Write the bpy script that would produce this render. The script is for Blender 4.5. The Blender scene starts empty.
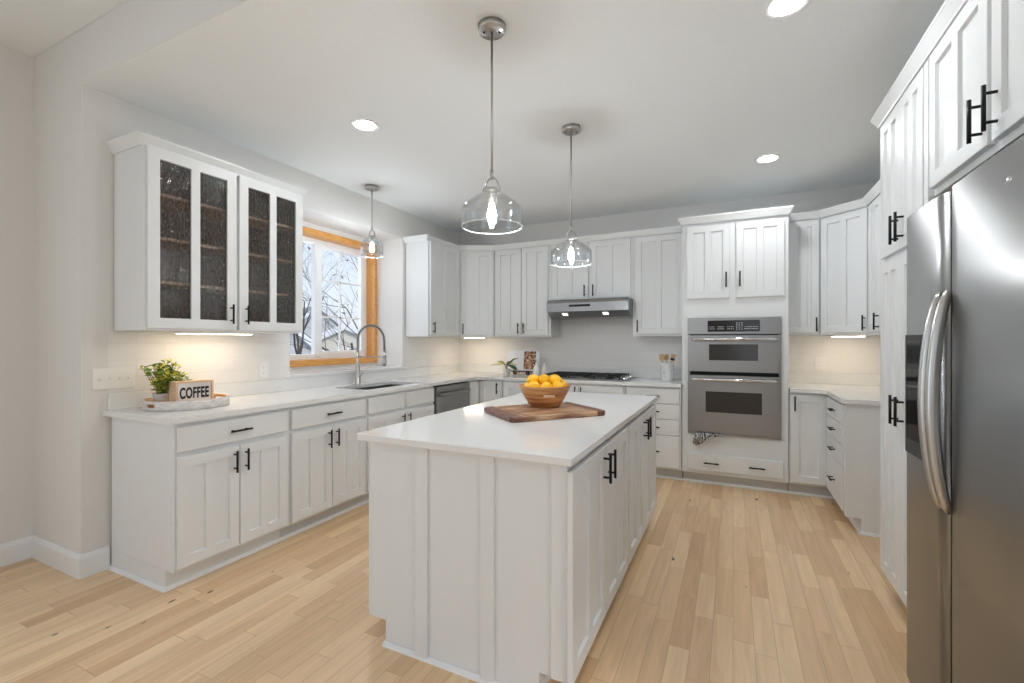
import bpy, math, random
from mathutils import Vector, Matrix
random.seed(7)
PI = math.pi
C = bpy.context.scene.collection
sc = bpy.context.scene

# ------------------------------------------------------------------ camera
cam = bpy.data.cameras.new('camera'); camo = bpy.data.objects.new('camera', cam); C.objects.link(camo)
cam.sensor_width = 36.0; cam.lens = 36.0 * 457 / 1024
camo.location = (0, 0, 1.31); camo.rotation_euler = (PI/2, 0, math.atan2(733-512, 457))
cam.clip_start = .02; cam.clip_end = 400
sc.camera = camo

# ------------------------------------------------------------------ world, daylight, exposure
def new_nodes(m):
    m.use_nodes = True; nt = m.node_tree; nt.nodes.clear(); return nt
W = bpy.data.worlds.new('sky'); sc.world = W
nt = new_nodes(W); N = nt.nodes; L = nt.links
tc = N.new('ShaderNodeTexCoord'); sp = N.new('ShaderNodeSeparateXYZ'); rp = N.new('ShaderNodeValToRGB')
bg = N.new('ShaderNodeBackground'); wo = N.new('ShaderNodeOutputWorld')
L.new(tc.outputs['Generated'], sp.inputs[0]); L.new(sp.outputs['Z'], rp.inputs[0]); L.new(rp.outputs[0], bg.inputs[0]); L.new(bg.outputs[0], wo.inputs[0])
e = rp.color_ramp.elements
e[0].position = 0.0; e[0].color = (.93, .95, .98, 1)
e[1].position = .45; e[1].color = (.62, .74, .95, 1)
k = e.new(.10); k.color = (.78, .86, .97, 1)
bg.inputs[1].default_value = 1.0
EXPOSURE = 0.18
vs = sc.view_settings
vs.view_transform = 'Standard'; vs.look = 'None'; vs.gamma = 1; vs.exposure = EXPOSURE; vs.use_curve_mapping = False
sc.cycles.max_bounces = 10; sc.cycles.diffuse_bounces = 6; sc.cycles.glossy_bounces = 5
sc.cycles.transmission_bounces = 6; sc.cycles.transparent_max_bounces = 12
sc.cycles.use_denoising = True; sc.cycles.sample_clamp_indirect = 6
sc.cycles.caustics_reflective = False; sc.cycles.caustics_refractive = False

sn = bpy.data.lights.new('sun', 'SUN'); sn.energy = 1.6; sn.angle = .2; sn.color = (1, .97, .93); so_ = bpy.data.objects.new('sun', sn); C.objects.link(so_)
from mathutils import Vector as V3_
so_.rotation_euler = V3_((-.75, .45, -.48)).to_track_quat('-Z', 'Y').to_euler()
def area(name, loc, rot, sx, sy, power, col=(1, 1, 1)):
    l = bpy.data.lights.new(name, 'AREA'); l.shape = 'RECTANGLE'; l.size = sx; l.size_y = sy; l.energy = power; l.color = col
    o = bpy.data.objects.new(name, l); C.objects.link(o); o.location = loc; o.rotation_euler = rot; return o
# daylight entering by the windows of the front room (behind the camera) and by the sink window, plus one added right-hand fill
area('daylight_front_window', (-2.2, -3.45, 1.55), (PI/2, 0, 0), 1.9, 1.7, 4, (.72, .86, 1))
area('daylight_front_window', (1.0, -3.45, 1.55), (PI/2, 0, 0), 1.9, 1.7, 4, (.72, .86, 1))
area('daylight_side_window', (-3.80, -1.35, 1.35), (PI/2, 0, -PI/2), 1.7, 2.0, 21, (.72, .86, 1))
area('added_fill_right', (3.27, -.6, 1.35), (PI/2, 0, PI/2), 2.0, 2.0, 19, (.80, .90, 1))  # added fill that brightens the island's right side
area('daylight_sink_window', (-4.5, 3.27, 1.75), (PI/2, 0, -PI/2), 1.8, 1.6, 14, (.88, .94, 1))

# ------------------------------------------------------------------ materials
def prin(name, col=(.8, .8, .8), rough=.5, metal=0, spec=.5, **kw):
    m = bpy.data.materials.new(name); nt = new_nodes(m)
    p = nt.nodes.new('ShaderNodeBsdfPrincipled'); o = nt.nodes.new('ShaderNodeOutputMaterial')
    nt.links.new(p.outputs[0], o.inputs[0])
    p.inputs['Base Color'].default_value = (*col, 1); p.inputs['Roughness'].default_value = rough
    p.inputs['Metallic'].default_value = metal; p.inputs['Specular IOR Level'].default_value = spec
    for k, v in kw.items(): p.inputs[k.replace('_', ' ')].default_value = v
    return m
def P_(m): return next(n for n in m.node_tree.nodes if n.type == 'BSDF_PRINCIPLED')
def nodes(m): return m.node_tree.nodes, m.node_tree.links
def noise_mix(m, c1, c2, scale, stretch=(1, 1, 1), detail=4, lo=.35, hi=.65, bump=0, dist=.002, rough=None):
    N, L = nodes(m); p = P_(m)
    tc = N.new('ShaderNodeTexCoord'); mp = N.new('ShaderNodeMapping'); mp.inputs['Scale'].default_value = stretch
    nz = N.new('ShaderNodeTexNoise'); nz.inputs['Scale'].default_value = scale; nz.inputs['Detail'].default_value = detail
    rp = N.new('ShaderNodeValToRGB'); rp.color_ramp.elements[0].position = lo; rp.color_ramp.elements[1].position = hi
    rp.color_ramp.elements[0].color = (*c1, 1); rp.color_ramp.elements[1].color = (*c2, 1)
    L.new(tc.outputs['Object'], mp.inputs[0]); L.new(mp.outputs[0], nz.inputs[0]); L.new(nz.outputs[0], rp.inputs[0])
    L.new(rp.outputs[0], p.inputs['Base Color'])
    if bump:
        b = N.new('ShaderNodeBump'); b.inputs['Strength'].default_value = bump; b.inputs['Distance'].default_value = dist
        L.new(nz.outputs[0], b.inputs['Height']); L.new(b.outputs[0], p.inputs['Normal'])
    return m
def emis(name, col, s):
    m = bpy.data.materials.new(name); nt = new_nodes(m); e = nt.nodes.new('ShaderNodeEmission'); o = nt.nodes.new('ShaderNodeOutputMaterial')
    e.inputs[0].default_value = (*col, 1); e.inputs[1].default_value = s; nt.links.new(e.outputs[0], o.inputs[0]); return m
def thin_glass(name, tint=(1, 1, 1), base=.04, edge=.75, power=2.5, rough=.02):
    m = bpy.data.materials.new(name); nt = new_nodes(m); N = nt.nodes; L = nt.links
    t = N.new('ShaderNodeBsdfTransparent'); t.inputs[0].default_value = (*tint, 1)
    g = N.new('ShaderNodeBsdfGlossy'); g.inputs['Roughness'].default_value = rough
    lw = N.new('ShaderNodeLayerWeight'); lw.inputs[0].default_value = .5
    pw = N.new('ShaderNodeMath'); pw.operation = 'POWER'; pw.inputs[1].default_value = power
    mr = N.new('ShaderNodeMapRange'); mr.inputs[3].default_value = base; mr.inputs[4].default_value = edge
    mx = N.new('ShaderNodeMixShader'); o = N.new('ShaderNodeOutputMaterial')
    L.new(lw.outputs['Facing'], pw.inputs[0]); L.new(pw.outputs[0], mr.inputs[0]); L.new(mr.outputs[0], mx.inputs[0])
    L.new(t.outputs[0], mx.inputs[1]); L.new(g.outputs[0], mx.inputs[2]); L.new(mx.outputs[0], o.inputs[0])
    return m

M = {}
M['paint'] = prin('cabinet_paint', (.80, .80, .79), .38)
noise_mix(M['paint'], (.752, .765, .77), (.757, .77, .775), 30, (6, 6, 1))
M['wall'] = prin('wall_paint', (.76, .735, .71), .85); noise_mix(M['wall'], (.735, .725, .705), (.745, .735, .715), 60, bump=.05, dist=.001)
M['ceil'] = prin('ceiling_paint', (.78, .775, .76), .9); noise_mix(M['ceil'], (.84, .865, .875), (.86, .885, .895), 90, bump=.25, dist=.004)
M['toe'] = prin('toe_kick_grey', (.60, .615, .63), .5)  # darker and greyer than the cabinet fronts
M['trim'] = prin('trim_paint', (.82, .83, .84), .4)
M['white'] = prin('white_vinyl', (.86, .87, .88), .35)
M['plate'] = prin('switch_plastic', (.85, .84, .82), .35)
M['black'] = prin('matte_black_metal', (.012, .012, .013), .38, .6)
M['blackgl'] = prin('black_glass', (.012, .012, .013), .06)
M['iron'] = prin('cast_iron', (.02, .02, .022), .55, .3)
M['rubber'] = prin('dark_plastic', (.03, .03, .032), .45)
M['nickel'] = prin('brushed_nickel', (.50, .49, .475), .28, 1)
M['chrome'] = prin('chrome', (.75, .75, .75), .1, 1)
M['quartz'] = prin('white_quartz', (.80, .80, .795), .09, spec=.55)
noise_mix(M['quartz'], (.76, .76, .755), (.82, .82, .815), 260, detail=3, lo=.4, hi=.55)
M['steel'] = prin('brushed_steel', (.33, .33, .33), .27, 1)
def brushed(m, axis):
    N, L = nodes(m); p = P_(m)
    tc = N.new('ShaderNodeTexCoord'); mp = N.new('ShaderNodeMapping')
    sc_ = [400, 400, 400]; sc_[axis] = 3; mp.inputs['Scale'].default_value = sc_
    nz = N.new('ShaderNodeTexNoise'); nz.inputs['Scale'].default_value = 1; nz.inputs['Detail'].default_value = 2
    b = N.new('ShaderNodeBump'); b.inputs['Strength'].default_value = .06; b.inputs['Distance'].default_value = .001
    mr = N.new('ShaderNodeMapRange'); mr.inputs[3].default_value = .27; mr.inputs[4].default_value = .40
    L.new(tc.outputs['Object'], mp.inputs[0]); L.new(mp.outputs[0], nz.inputs[0]); L.new(nz.outputs[0], b.inputs['Height'])
    L.new(b.outputs[0], p.inputs['Normal']); L.new(nz.outputs[0], mr.inputs[0]); L.new(mr.outputs[0], p.inputs['Roughness'])
brushed(M['steel'], 0)
M['steel_v'] = prin('fridge_steel', (.30, .30, .302), .3, 1); brushed(M['steel_v'], 1)
M['tile'] = prin('white_tile', (.80, .785, .765), .3)
def tile(m, ax):
    N, L = nodes(m); p = P_(m)
    tc = N.new('ShaderNodeTexCoord'); sp = N.new('ShaderNodeSeparateXYZ'); cb = N.new('ShaderNodeCombineXYZ'); br = N.new('ShaderNodeTexBrick')
    L.new(tc.outputs['Object'], sp.inputs[0]); L.new(sp.outputs[ax], cb.inputs[0]); L.new(sp.outputs['Z'], cb.inputs[1]); L.new(cb.outputs[0], br.inputs[0])
    br.inputs['Scale'].default_value = 1; br.inputs['Brick Width'].default_value = .30; br.inputs['Row Height'].default_value = .10
    br.inputs['Mortar Size'].default_value = .0018; br.inputs['Mortar Smooth'].default_value = .3
    br.inputs['Color1'].default_value = (.80, .785, .77, 1); br.inputs['Color2'].default_value = (.79, .775, .76, 1); br.inputs['Mortar'].default_value = (.73, .715, .70, 1)
    L.new(br.outputs[0], p.inputs['Base Color'])
    b = N.new('ShaderNodeBump'); b.invert = True; b.inputs['Strength'].default_value = .3; b.inputs['Distance'].default_value = .002
    L.new(br.outputs['Fac'], b.inputs['Height']); L.new(b.outputs[0], p.inputs['Normal'])
tile(M['tile'], 'X'); M['tile_y'] = prin('white_tile_side', (.8, .785, .765), .3); tile(M['tile_y'], 'Y')
M['oak'] = prin('golden_oak', (.62, .30, .09), .35); noise_mix(M['oak'], (.60, .26, .06), (.78, .40, .12), 9, (8, 1, 8), lo=.3, hi=.7)
M['walnut'] = prin('cabinet_interior', (.13, .09, .065), .55); noise_mix(M['walnut'], (.17, .115, .08), (.24, .17, .12), 8, (6, 6, .6))
M['shelfw'] = prin('shelf_birch', (.55, .38, .24), .5); noise_mix(M['shelfw'], (.80, .60, .42), (.88, .70, .52), 8, (1, 8, 8))
M['acacia'] = prin('acacia_wood', (.4, .2, .08), .4); noise_mix(M['acacia'], (.30, .09, .03), (.66, .36, .15), 4, (1, 1, 14), lo=.35, hi=.62)
M['board'] = prin('cutting_board_wood', (.4, .2, .08), .42); noise_mix(M['board'], (.22, .09, .045), (.56, .34, .19), 4, (1.2, 9, 4), detail=3, lo=.35, hi=.6)
M['boarddark'] = prin('dark_board_edge', (.12, .045, .025), .4); noise_mix(M['boarddark'], (.10, .035, .02), (.2, .08, .04), 7, (1, 6, 6))
M['pine'] = prin('pine_wood', (.75, .52, .34), .5); noise_mix(M['pine'], (.70, .46, .29), (.82, .60, .42), 12, (1, 8, 8))
M['spoonwood'] = noise_mix(prin('utensil_wood', (.5, .3, .16), .5), (.42, .24, .12), (.60, .38, .21), 12, (8, 8, 1))
M['whitewash'] = prin('whitewashed_wood', (.7, .66, .62), .6); noise_mix(M['whitewash'], (.58, .53, .49), (.78, .75, .71), 12, (2, 2, 10))
M['traywood'] = prin('tray_wood', (.72, .45, .22), .5); noise_mix(M['traywood'], (.66, .38, .17), (.8, .52, .28), 9, (1, 8, 1))
M['signwhite'] = prin('sign_paint', (.83, .82, .80), .6)
M['ink'] = prin('black_paint', (.015, .015, .015), .6)
M['ceramic'] = prin('white_ceramic', (.82, .82, .81), .2)
M['pinkcer'] = prin('blush_ceramic', (.82, .74, .71), .25)
M['potgrey'] = prin('grey_white_pot', (.72, .71, .70), .5)
M['leaf'] = prin('green_leaf', (.12, .26, .05), .45)
def leafmat(m, c1, c2, s=9):
    noise_mix(m, c1, c2, s, detail=1, lo=.4, hi=.6); return m
leafmat(M['leaf'], (.10, .22, .03), (.26, .42, .06), 14)
M['leafy'] = leafmat(prin('yellow_green_leaf', (.5, .55, .08), .45), (.48, .55, .07), (.74, .64, .10), 14)
M['leafd'] = leafmat(prin('grey_green_leaf', (.1, .2, .08), .4), (.05, .11, .05), (.30, .33, .10), 12)
M['stem'] = prin('plant_stem', (.18, .16, .06), .6)
M['soil'] = prin('potting_soil', (.05, .035, .025), .9)
M['lemon'] = prin('lemon_skin', (.95, .55, .02), .4); noise_mix(M['lemon'], (.95, .47, .004), (.98, .58, .01), 14, bump=.15, dist=.002)
M['paper'] = prin('paper', (.82, .84, .86), .5)
M['photo'] = prin('printed_food_page', (.4, .2, .1), .4)
N, L = nodes(M['photo']); vz = N.new('ShaderNodeTexVoronoi'); vz.inputs['Scale'].default_value = 75
rp = N.new('ShaderNodeValToRGB'); tc = N.new('ShaderNodeTexCoord'); spx = N.new('ShaderNodeSeparateColor')
L.new(tc.outputs['Object'], vz.inputs[0]); L.new(vz.outputs['Color'], spx.inputs[0]); L.new(spx.outputs[0], rp.inputs[0]); L.new(rp.outputs[0], P_(M['photo']).inputs['Base Color'])
rp.color_ramp.elements[0].color = (.03, .012, .008, 1); rp.color_ramp.elements[1].color = (.8, .68, .55, 1); rp.color_ramp.elements.new(.4).color = (.25, .09, .04, 1); rp.color_ramp.elements.new(.7).color = (.5, .26, .12, 1)
M['bronze'] = prin('bronze_iron', (.10, .03, .02), .5, .4)
M['towel'] = prin('patterned_towel', (.3, .3, .3), .9)
N, L = nodes(M['towel']); vz = N.new('ShaderNodeTexWave'); vz.inputs['Scale'].default_value = 22; vz.inputs['Distortion'].default_value = 14; vz.inputs['Detail'].default_value = 1
rp = N.new('ShaderNodeValToRGB'); tc = N.new('ShaderNodeTexCoord'); rp.color_ramp.interpolation = 'CONSTANT'; rp.color_ramp.elements[1].position = .55
L.new(tc.outputs['Object'], vz.inputs[0]); L.new(vz.outputs['Fac'], rp.inputs[0]); L.new(rp.outputs[0], P_(M['towel']).inputs['Base Color'])
rp.color_ramp.elements[0].color = (.02, .02, .025, 1); rp.color_ramp.elements[1].color = (.6, .6, .6, 1)
M['ovenwin'] = prin('oven_window', (.03, .028, .026), .12)
M['display'] = prin('display_glass', (.01, .01, .011), .1)
M['legend'] = prin('panel_legend', (.5, .5, .5), .5)
M['clear'] = thin_glass('clear_glass', (.95, .965, .975), .09, .85, 2.2)
M['rim'] = prin('lip_highlight', (.9, .93, .95), .08, Alpha=.55)  # white colour imitates light caught by the glass edge
M['pane'] = thin_glass('window_pane', (.98, .99, 1), .03, .5, 4)
M['bulb'] = emis('bulb_glow', (.955, .985, 1), 330)
M['lens'] = emis('light_lens', (.955, .985, 1), 160)
M['lens_added'] = emis('added_lamp_lens', (.955, .985, 1), 50)
M['under'] = emis('undercabinet_glow', (1, .80, .55), 25)
M['under_bright'] = emis('corner_undercabinet_glow', (1, .80, .55), 60)
M['hoodlamp'] = emis('hood_lamp_glow', (1, .95, .88), 1.5)
# rain glass for the glazed cabinet doors
m = M['rain'] = bpy.data.materials.new('rain_glass'); nt = new_nodes(m); N = nt.nodes; L = nt.links
t = N.new('ShaderNodeBsdfTransparent'); t.inputs[0].default_value = (.80, .78, .76, 1)
g = N.new('ShaderNodeBsdfGlossy'); g.inputs['Roughness'].default_value = .06; g.inputs[0].default_value = (1, 1, 1, 1)
tc = N.new('ShaderNodeTexCoord'); mp = N.new('ShaderNodeMapping'); mp.inputs['Scale'].default_value = (1, 1, .45)
nz = N.new('ShaderNodeTexNoise'); nz.inputs['Scale'].default_value = 110; nz.inputs['Detail'].default_value = 3
b = N.new('ShaderNodeBump'); b.inputs['Strength'].default_value = .9; b.inputs['Distance'].default_value = .0045
tr = N.new('ShaderNodeValToRGB'); tr.color_ramp.elements[0].position = .38; tr.color_ramp.elements[0].color = (.70, .66, .63, 1); tr.color_ramp.elements[1].position = .62; tr.color_ramp.elements[1].color = (.92, .90, .88, 1); L.new(nz.outputs[0], tr.inputs[0]); L.new(tr.outputs[0], t.inputs[0])
fr = N.new('ShaderNodeFresnel'); fr.inputs[0].default_value = 1.42
mx = N.new('ShaderNodeMixShader'); o = N.new('ShaderNodeOutputMaterial')
L.new(tc.outputs['Object'], mp.inputs[0]); L.new(mp.outputs[0], nz.inputs[0]); L.new(nz.outputs[0], b.inputs['Height'])
L.new(b.outputs[0], g.inputs['Normal']); L.new(b.outputs[0], fr.inputs['Normal'])
L.new(fr.outputs[0], mx.inputs[0]); L.new(t.outputs[0], mx.inputs[1]); L.new(g.outputs[0], mx.inputs[2]); L.new(mx.outputs[0], o.inputs[0])
# strip wood floor, boards running along Y
m = M['floor'] = prin('maple_floor', (.6, .4, .25), .32); N, L = nodes(m); p = P_(m)
def math_(op, a, b=None):
    n = N.new('ShaderNodeMath'); n.operation = op
    for i, v in enumerate((a, b)):
        if v is None: continue
        if isinstance(v, (int, float)): n.inputs[i].default_value = v
        else: L.new(v, n.inputs[i])
    return n.outputs[0]
tc = N.new('ShaderNodeTexCoord'); sp = N.new('ShaderNodeSeparateXYZ'); L.new(tc.outputs['Object'], sp.inputs[0])
BWID = .083
xs = math_('DIVIDE', sp.outputs['X'], BWID); row = math_('FLOOR', xs); fx = math_('FRACT', xs)
w1 = N.new('ShaderNodeTexWhiteNoise'); w1.noise_dimensions = '1D'; L.new(row, w1.inputs['W'])
ln = math_('ADD', math_('MULTIPLY', w1.outputs['Value'], .45), .42)
ys = math_('ADD', math_('DIVIDE', sp.outputs['Y'], ln), math_('MULTIPLY', w1.outputs['Value'], 37.3)); by = math_('FLOOR', ys); fy = math_('FRACT', ys)
cv = N.new('ShaderNodeCombineXYZ'); L.new(row, cv.inputs[0]); L.new(by, cv.inputs[1])
w2 = N.new('ShaderNodeTexWhiteNoise'); w2.noise_dimensions = '3D'; L.new(cv.outputs[0], w2.inputs['Vector'])
rp = N.new('ShaderNodeValToRGB'); L.new(w2.outputs['Value'], rp.inputs[0])
e = rp.color_ramp.elements; e[0].position = 0; e[0].color = (.66, .43, .23, 1); e[1].position = 1; e[1].color = (.86, .64, .40, 1)
e.new(.10).color = (.71, .48, .275, 1); e.new(.5).color = (.79, .56, .335, 1)
of = N.new('ShaderNodeVectorMath'); of.operation = 'SCALE'; L.new(w2.outputs['Color'], of.inputs[0]); of.inputs['Scale'].default_value = 9
ad = N.new('ShaderNodeVectorMath'); L.new(tc.outputs['Object'], ad.inputs[0]); L.new(of.outputs[0], ad.inputs[1])
mp = N.new('ShaderNodeMapping'); mp.inputs['Scale'].default_value = (22, 1.6, 1); L.new(ad.outputs[0], mp.inputs[0])
nz = N.new('ShaderNodeTexNoise'); nz.inputs['Scale'].default_value = 1.6; nz.inputs['Detail'].default_value = 5; nz.inputs['Distortion'].default_value = .6; L.new(mp.outputs[0], nz.inputs[0])
gr = N.new('ShaderNodeMapRange'); gr.inputs[1].default_value = .3; gr.inputs[2].default_value = .7; gr.inputs[3].default_value = .88; gr.inputs[4].default_value = 1.06; L.new(nz.outputs[0], gr.inputs[0])
mul = N.new('ShaderNodeVectorMath'); mul.operation = 'SCALE'; L.new(rp.outputs[0], mul.inputs[0]); L.new(gr.outputs[0], mul.inputs['Scale'])
# small dark knots
nk = N.new('ShaderNodeTexNoise'); nk.inputs['Scale'].default_value = 1; mk = N.new('ShaderNodeMapping'); mk.inputs['Scale'].default_value = (30, 11, 1)
L.new(ad.outputs[0], mk.inputs[0]); L.new(mk.outputs[0], nk.inputs[0]); nk.inputs['Detail'].default_value = 0
kn = N.new('ShaderNodeMapRange'); kn.inputs[1].default_value = .86; kn.inputs[2].default_value = .90; L.new(nk.outputs[0], kn.inputs[0])
mxk = N.new('ShaderNodeMix'); mxk.data_type = 'RGBA'; L.new(kn.outputs[0], mxk.inputs[0]); L.new(mul.outputs[0], mxk.inputs[6]); mxk.inputs[7].default_value = (.16, .08, .04, 1)
gx = math_('LESS_THAN', math_('ABSOLUTE', math_('SUBTRACT', fx, .5)), .488)
gy = math_('LESS_THAN', math_('ABSOLUTE', math_('SUBTRACT', fy, .5)), .498)
gap = math_('MULTIPLY', gx, gy)
mg = N.new('ShaderNodeMix'); mg.data_type = 'RGBA'; L.new(gap, mg.inputs[0]); mg.inputs[6].default_value = (.50, .33, .195, 1); L.new(mxk.outputs[2], mg.inputs[7])
L.new(mg.outputs[2], p.inputs['Base Color'])
bp = N.new('ShaderNodeBump'); bp.inputs['Strength'].default_value = .25; bp.inputs['Distance'].default_value = .001; L.new(gap, bp.inputs['Height']); L.new(bp.outputs[0], p.inputs['Normal'])
# outdoors
M['snow'] = prin('snow', (.75, .78, .82), .8)
M['siding'] = prin('beige_siding', (.62, .58, .50), .8); M['siding2'] = prin('grey_siding', (.50, .50, .50), .8)
M['roof'] = prin('grey_shingle', (.30, .30, .31), .9); M['bark'] = prin('bark', (.07, .055, .045), .9)
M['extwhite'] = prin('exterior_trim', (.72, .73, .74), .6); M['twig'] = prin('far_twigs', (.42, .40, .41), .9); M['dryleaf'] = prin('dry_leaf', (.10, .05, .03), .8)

# ------------------------------------------------------------------ geometry helper
class G:
    def __init__(s): s.v = []; s.f = []; s.m = []; s.sm = []; s.X = None
    def add(s, vs, fs, mi=0, smooth=False):
        b = len(s.v)
        if s.X is not None: vs = [tuple(s.X @ Vector(q)) for q in vs]
        s.v += [tuple(q) for q in vs]
        for f in fs: s.f.append(tuple(b + i for i in f)); s.m.append(mi); s.sm.append(smooth)
        return s
    def box(s, x0, x1, y0, y1, z0, z1, e=0, mi=0):
        if x0 > x1: x0, x1 = x1, x0
        if y0 > y1: y0, y1 = y1, y0
        if z0 > z1: z0, z1 = z1, z0
        if e <= 0:
            v = [(x, y, z) for x in (x0, x1) for y in (y0, y1) for z in (z0, z1)]
            return s.add(v, [(0, 1, 3, 2), (4, 6, 7, 5), (0, 4, 5, 1), (2, 3, 7, 6), (0, 2, 6, 4), (1, 5, 7, 3)], mi)
        e = min(e, (x1-x0)/2.01, (y1-y0)/2.01, (z1-z0)/2.01)
        v = []; idx = {}
        lim = ((x0, x1), (y0, y1), (z0, z1))
        for c in [(i, j, k) for i in (0, 1) for j in (0, 1) for k in (0, 1)]:
            for a in range(3):       # vertex lying on the face normal to axis a
                q = []
                for b in range(3):
                    val = lim[b][c[b]]
                    if b != a: val += e if c[b] == 0 else -e
                    q.append(val)
                idx[(c, a)] = len(v); v.append(tuple(q))
        f = []
        for a in range(3):
            b, d = (a+1) % 3, (a+2) % 3
            for sgn in (0, 1):
                def cc(i, j): q = [0, 0, 0]; q[a] = sgn; q[b] = i; q[d] = j; return tuple(q)
                r = [idx[(cc(0, 0), a)], idx[(cc(1, 0), a)], idx[(cc(1, 1), a)], idx[(cc(0, 1), a)]]
                f.append(tuple(r if sgn else r[::-1]))
        for a in range(3):           # edges running along a
            b, d = (a+1) % 3, (a+2) % 3
            for i in (0, 1):
                for j in (0, 1):
                    def cc(t): q = [0, 0, 0]; q[a] = t; q[b] = i; q[d] = j; return tuple(q)
                    r = [idx[(cc(0), b)], idx[(cc(1), b)], idx[(cc(1), d)], idx[(cc(0), d)]]
                    f.append(tuple(r if (i ^ j) else r[::-1]))
        for c in [(i, j, k) for i in (0, 1) for j in (0, 1) for k in (0, 1)]:
            r = (idx[(c, 0)], idx[(c, 1)], idx[(c, 2)]); f.append(r if sum(c) % 2 else r[::-1])
        return s.add(v, f, mi)
    def tube(s, pts, r, n=10, cap=True, mi=0, closed=False, flat=None):
        pts = [Vector(p) for p in pts]; k = len(pts); vs = []; fs = []
        R = r if hasattr(r, '__len__') else [r]*k
        up = None
        for i, p in enumerate(pts):
            a = pts[(i-1) % k] if (closed or i > 0) else p; b = pts[(i+1) % k] if (closed or i < k-1) else p
            t = (b-a).normalized()
            if up is None:
                up = Vector((0, 0, 1)) if abs(t.z) < .9 else Vector((1, 0, 0))
            u = (up - t*up.dot(t)).normalized(); w = t.cross(u); up = u
            fl = flat or 1
            for j in range(n):
                q = 2*PI*j/n; vs.append(p + u*math.cos(q)*R[i]*fl + w*math.sin(q)*R[i])
        for i in range(k if closed else k-1):
            for j in range(n):
                a = i*n+j; b = i*n+(j+1) % n; c = ((i+1) % k)*n+(j+1) % n; d = ((i+1) % k)*n+j; fs.append((a, b, c, d))
        s.add(vs, fs, mi, True)
        if cap and not closed:
            s.add(vs[:n], [tuple(range(n-1, -1, -1))], mi); s.add(vs[-n:], [tuple(range(n))], mi)
        return s
    def lathe(s, prof, c=(0, 0, 0), n=32, mi=0, sx=1, sy=1, smooth=True):
        vs = []; fs = []; k = len(prof)
        for i in range(n):
            a = 2*PI*i/n
            for r, z in prof: vs.append((c[0]+r*math.cos(a)*sx, c[1]+r*math.sin(a)*sy, c[2]+z))
        for i in range(n):
            for j in range(k-1):
                a = i*k+j; b = ((i+1) % n)*k+j; fs.append((a, b, b+1, a+1))
        return s.add(vs, fs, mi, smooth)
    def prism(s, poly, z0, z1, mi=0):
        n = len(poly); vs = [(x, y, z0) for x, y in poly] + [(x, y, z1) for x, y in poly]
        return s.add(vs, [tuple(range(n-1, -1, -1)), tuple(range(n, 2*n))] + [(i, (i+1) % n, n+(i+1) % n, n+i) for i in range(n)], mi)
    def sweep(s, prof, path, mi=0, closed_prof=True):
        # prof: (outward offset to the right of the path, z); path: xy points; mitred corners
        P = [Vector((p[0], p[1])) for p in path]; vs = []; k = len(prof)
        for i, p in enumerate(P):
            ds = []
            if i > 0: ds.append((P[i]-P[i-1]).normalized())
            if i < len(P)-1: ds.append((P[i+1]-P[i]).normalized())
            ns = [Vector((d.y, -d.x)) for d in ds]
            nrm = ns[0] if len(ns) == 1 else (ns[0]+ns[1]).normalized()
            sc_ = 1 if len(ns) == 1 else 1/max(.2, nrm.dot(ns[0]))
            for o, z in prof: vs.append((p.x+nrm.x*o*sc_, p.y+nrm.y*o*sc_, z))
        fs = []
        for i in range(len(P)-1):
            for j in range(k):
                a = i*k+j; b = i*k+(j+1) % k; fs.append((a, a+k, b+k, b))
        fs.append(tuple(range(k))); fs.append(tuple(range((len(P)-1)*k+k-1, (len(P)-1)*k-1, -1)))
        return s.add(vs, fs, mi)
    def ellipsoid(s, c, r, n=16, k=10, mi=0, M3=None, tip=0):
        vs = []; fs = []
        for j in range(k+1):
            t = PI*j/k
            for i in range(n):
                a = 2*PI*i/n; z = math.cos(t); rr = math.sin(t)
                zz = z*(1+tip*max(0, abs(z)-.85)/.15)
                q = Vector((rr*math.cos(a)*r[0], rr*math.sin(a)*r[1], zz*r[2]))
                if M3 is not None: q = M3 @ q
                vs.append(q+Vector(c))
        for j in range(k):
            for i in range(n): fs.append((j*n+i, (j+1)*n+i, (j+1)*n+(i+1) % n, j*n+(i+1) % n))
        return s.add(vs, fs, mi, True)
    def build(s, name, mats, parent=None, label=None, loc=None):
        me = bpy.data.meshes.new(name); me.from_pydata(s.v, [], s.f); me.update()
        for mm in (mats if isinstance(mats, (list, tuple)) else [mats]): me.materials.append(mm)
        me.polygons.foreach_set('material_index', s.m); me.polygons.foreach_set('use_smooth', s.sm)
        me.validate(); me.update()
        import bmesh
        bm = bmesh.new(); bm.from_mesh(me); bmesh.ops.remove_doubles(bm, verts=bm.verts, dist=1e-6)
        bmesh.ops.recalc_face_normals(bm, faces=bm.faces); bm.to_mesh(me); bm.free()
        o = bpy.data.objects.new(name, me); C.objects.link(o)
        if parent is not None: o.parent = parent
        if label: o['label'] = label
        if loc: o.location = loc
        return o
def tag(o, label, cat, group=None):
    o['label'] = label; o['category'] = cat
    if group: o['group'] = group
    return o
def thing(name, label, cat, loc=(0, 0, 0), rz=0, group=None):
    o = bpy.data.objects.new(name, None); C.objects.link(o); o.empty_display_size = .1
    o.location = loc; o.rotation_euler = (0, 0, rz); return tag(o, label, cat, group)
def struct(name, g, mat, parent=None):
    o = g.build(name, mat, parent)
    if parent is None: o['kind'] = 'structure'
    return o

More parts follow.
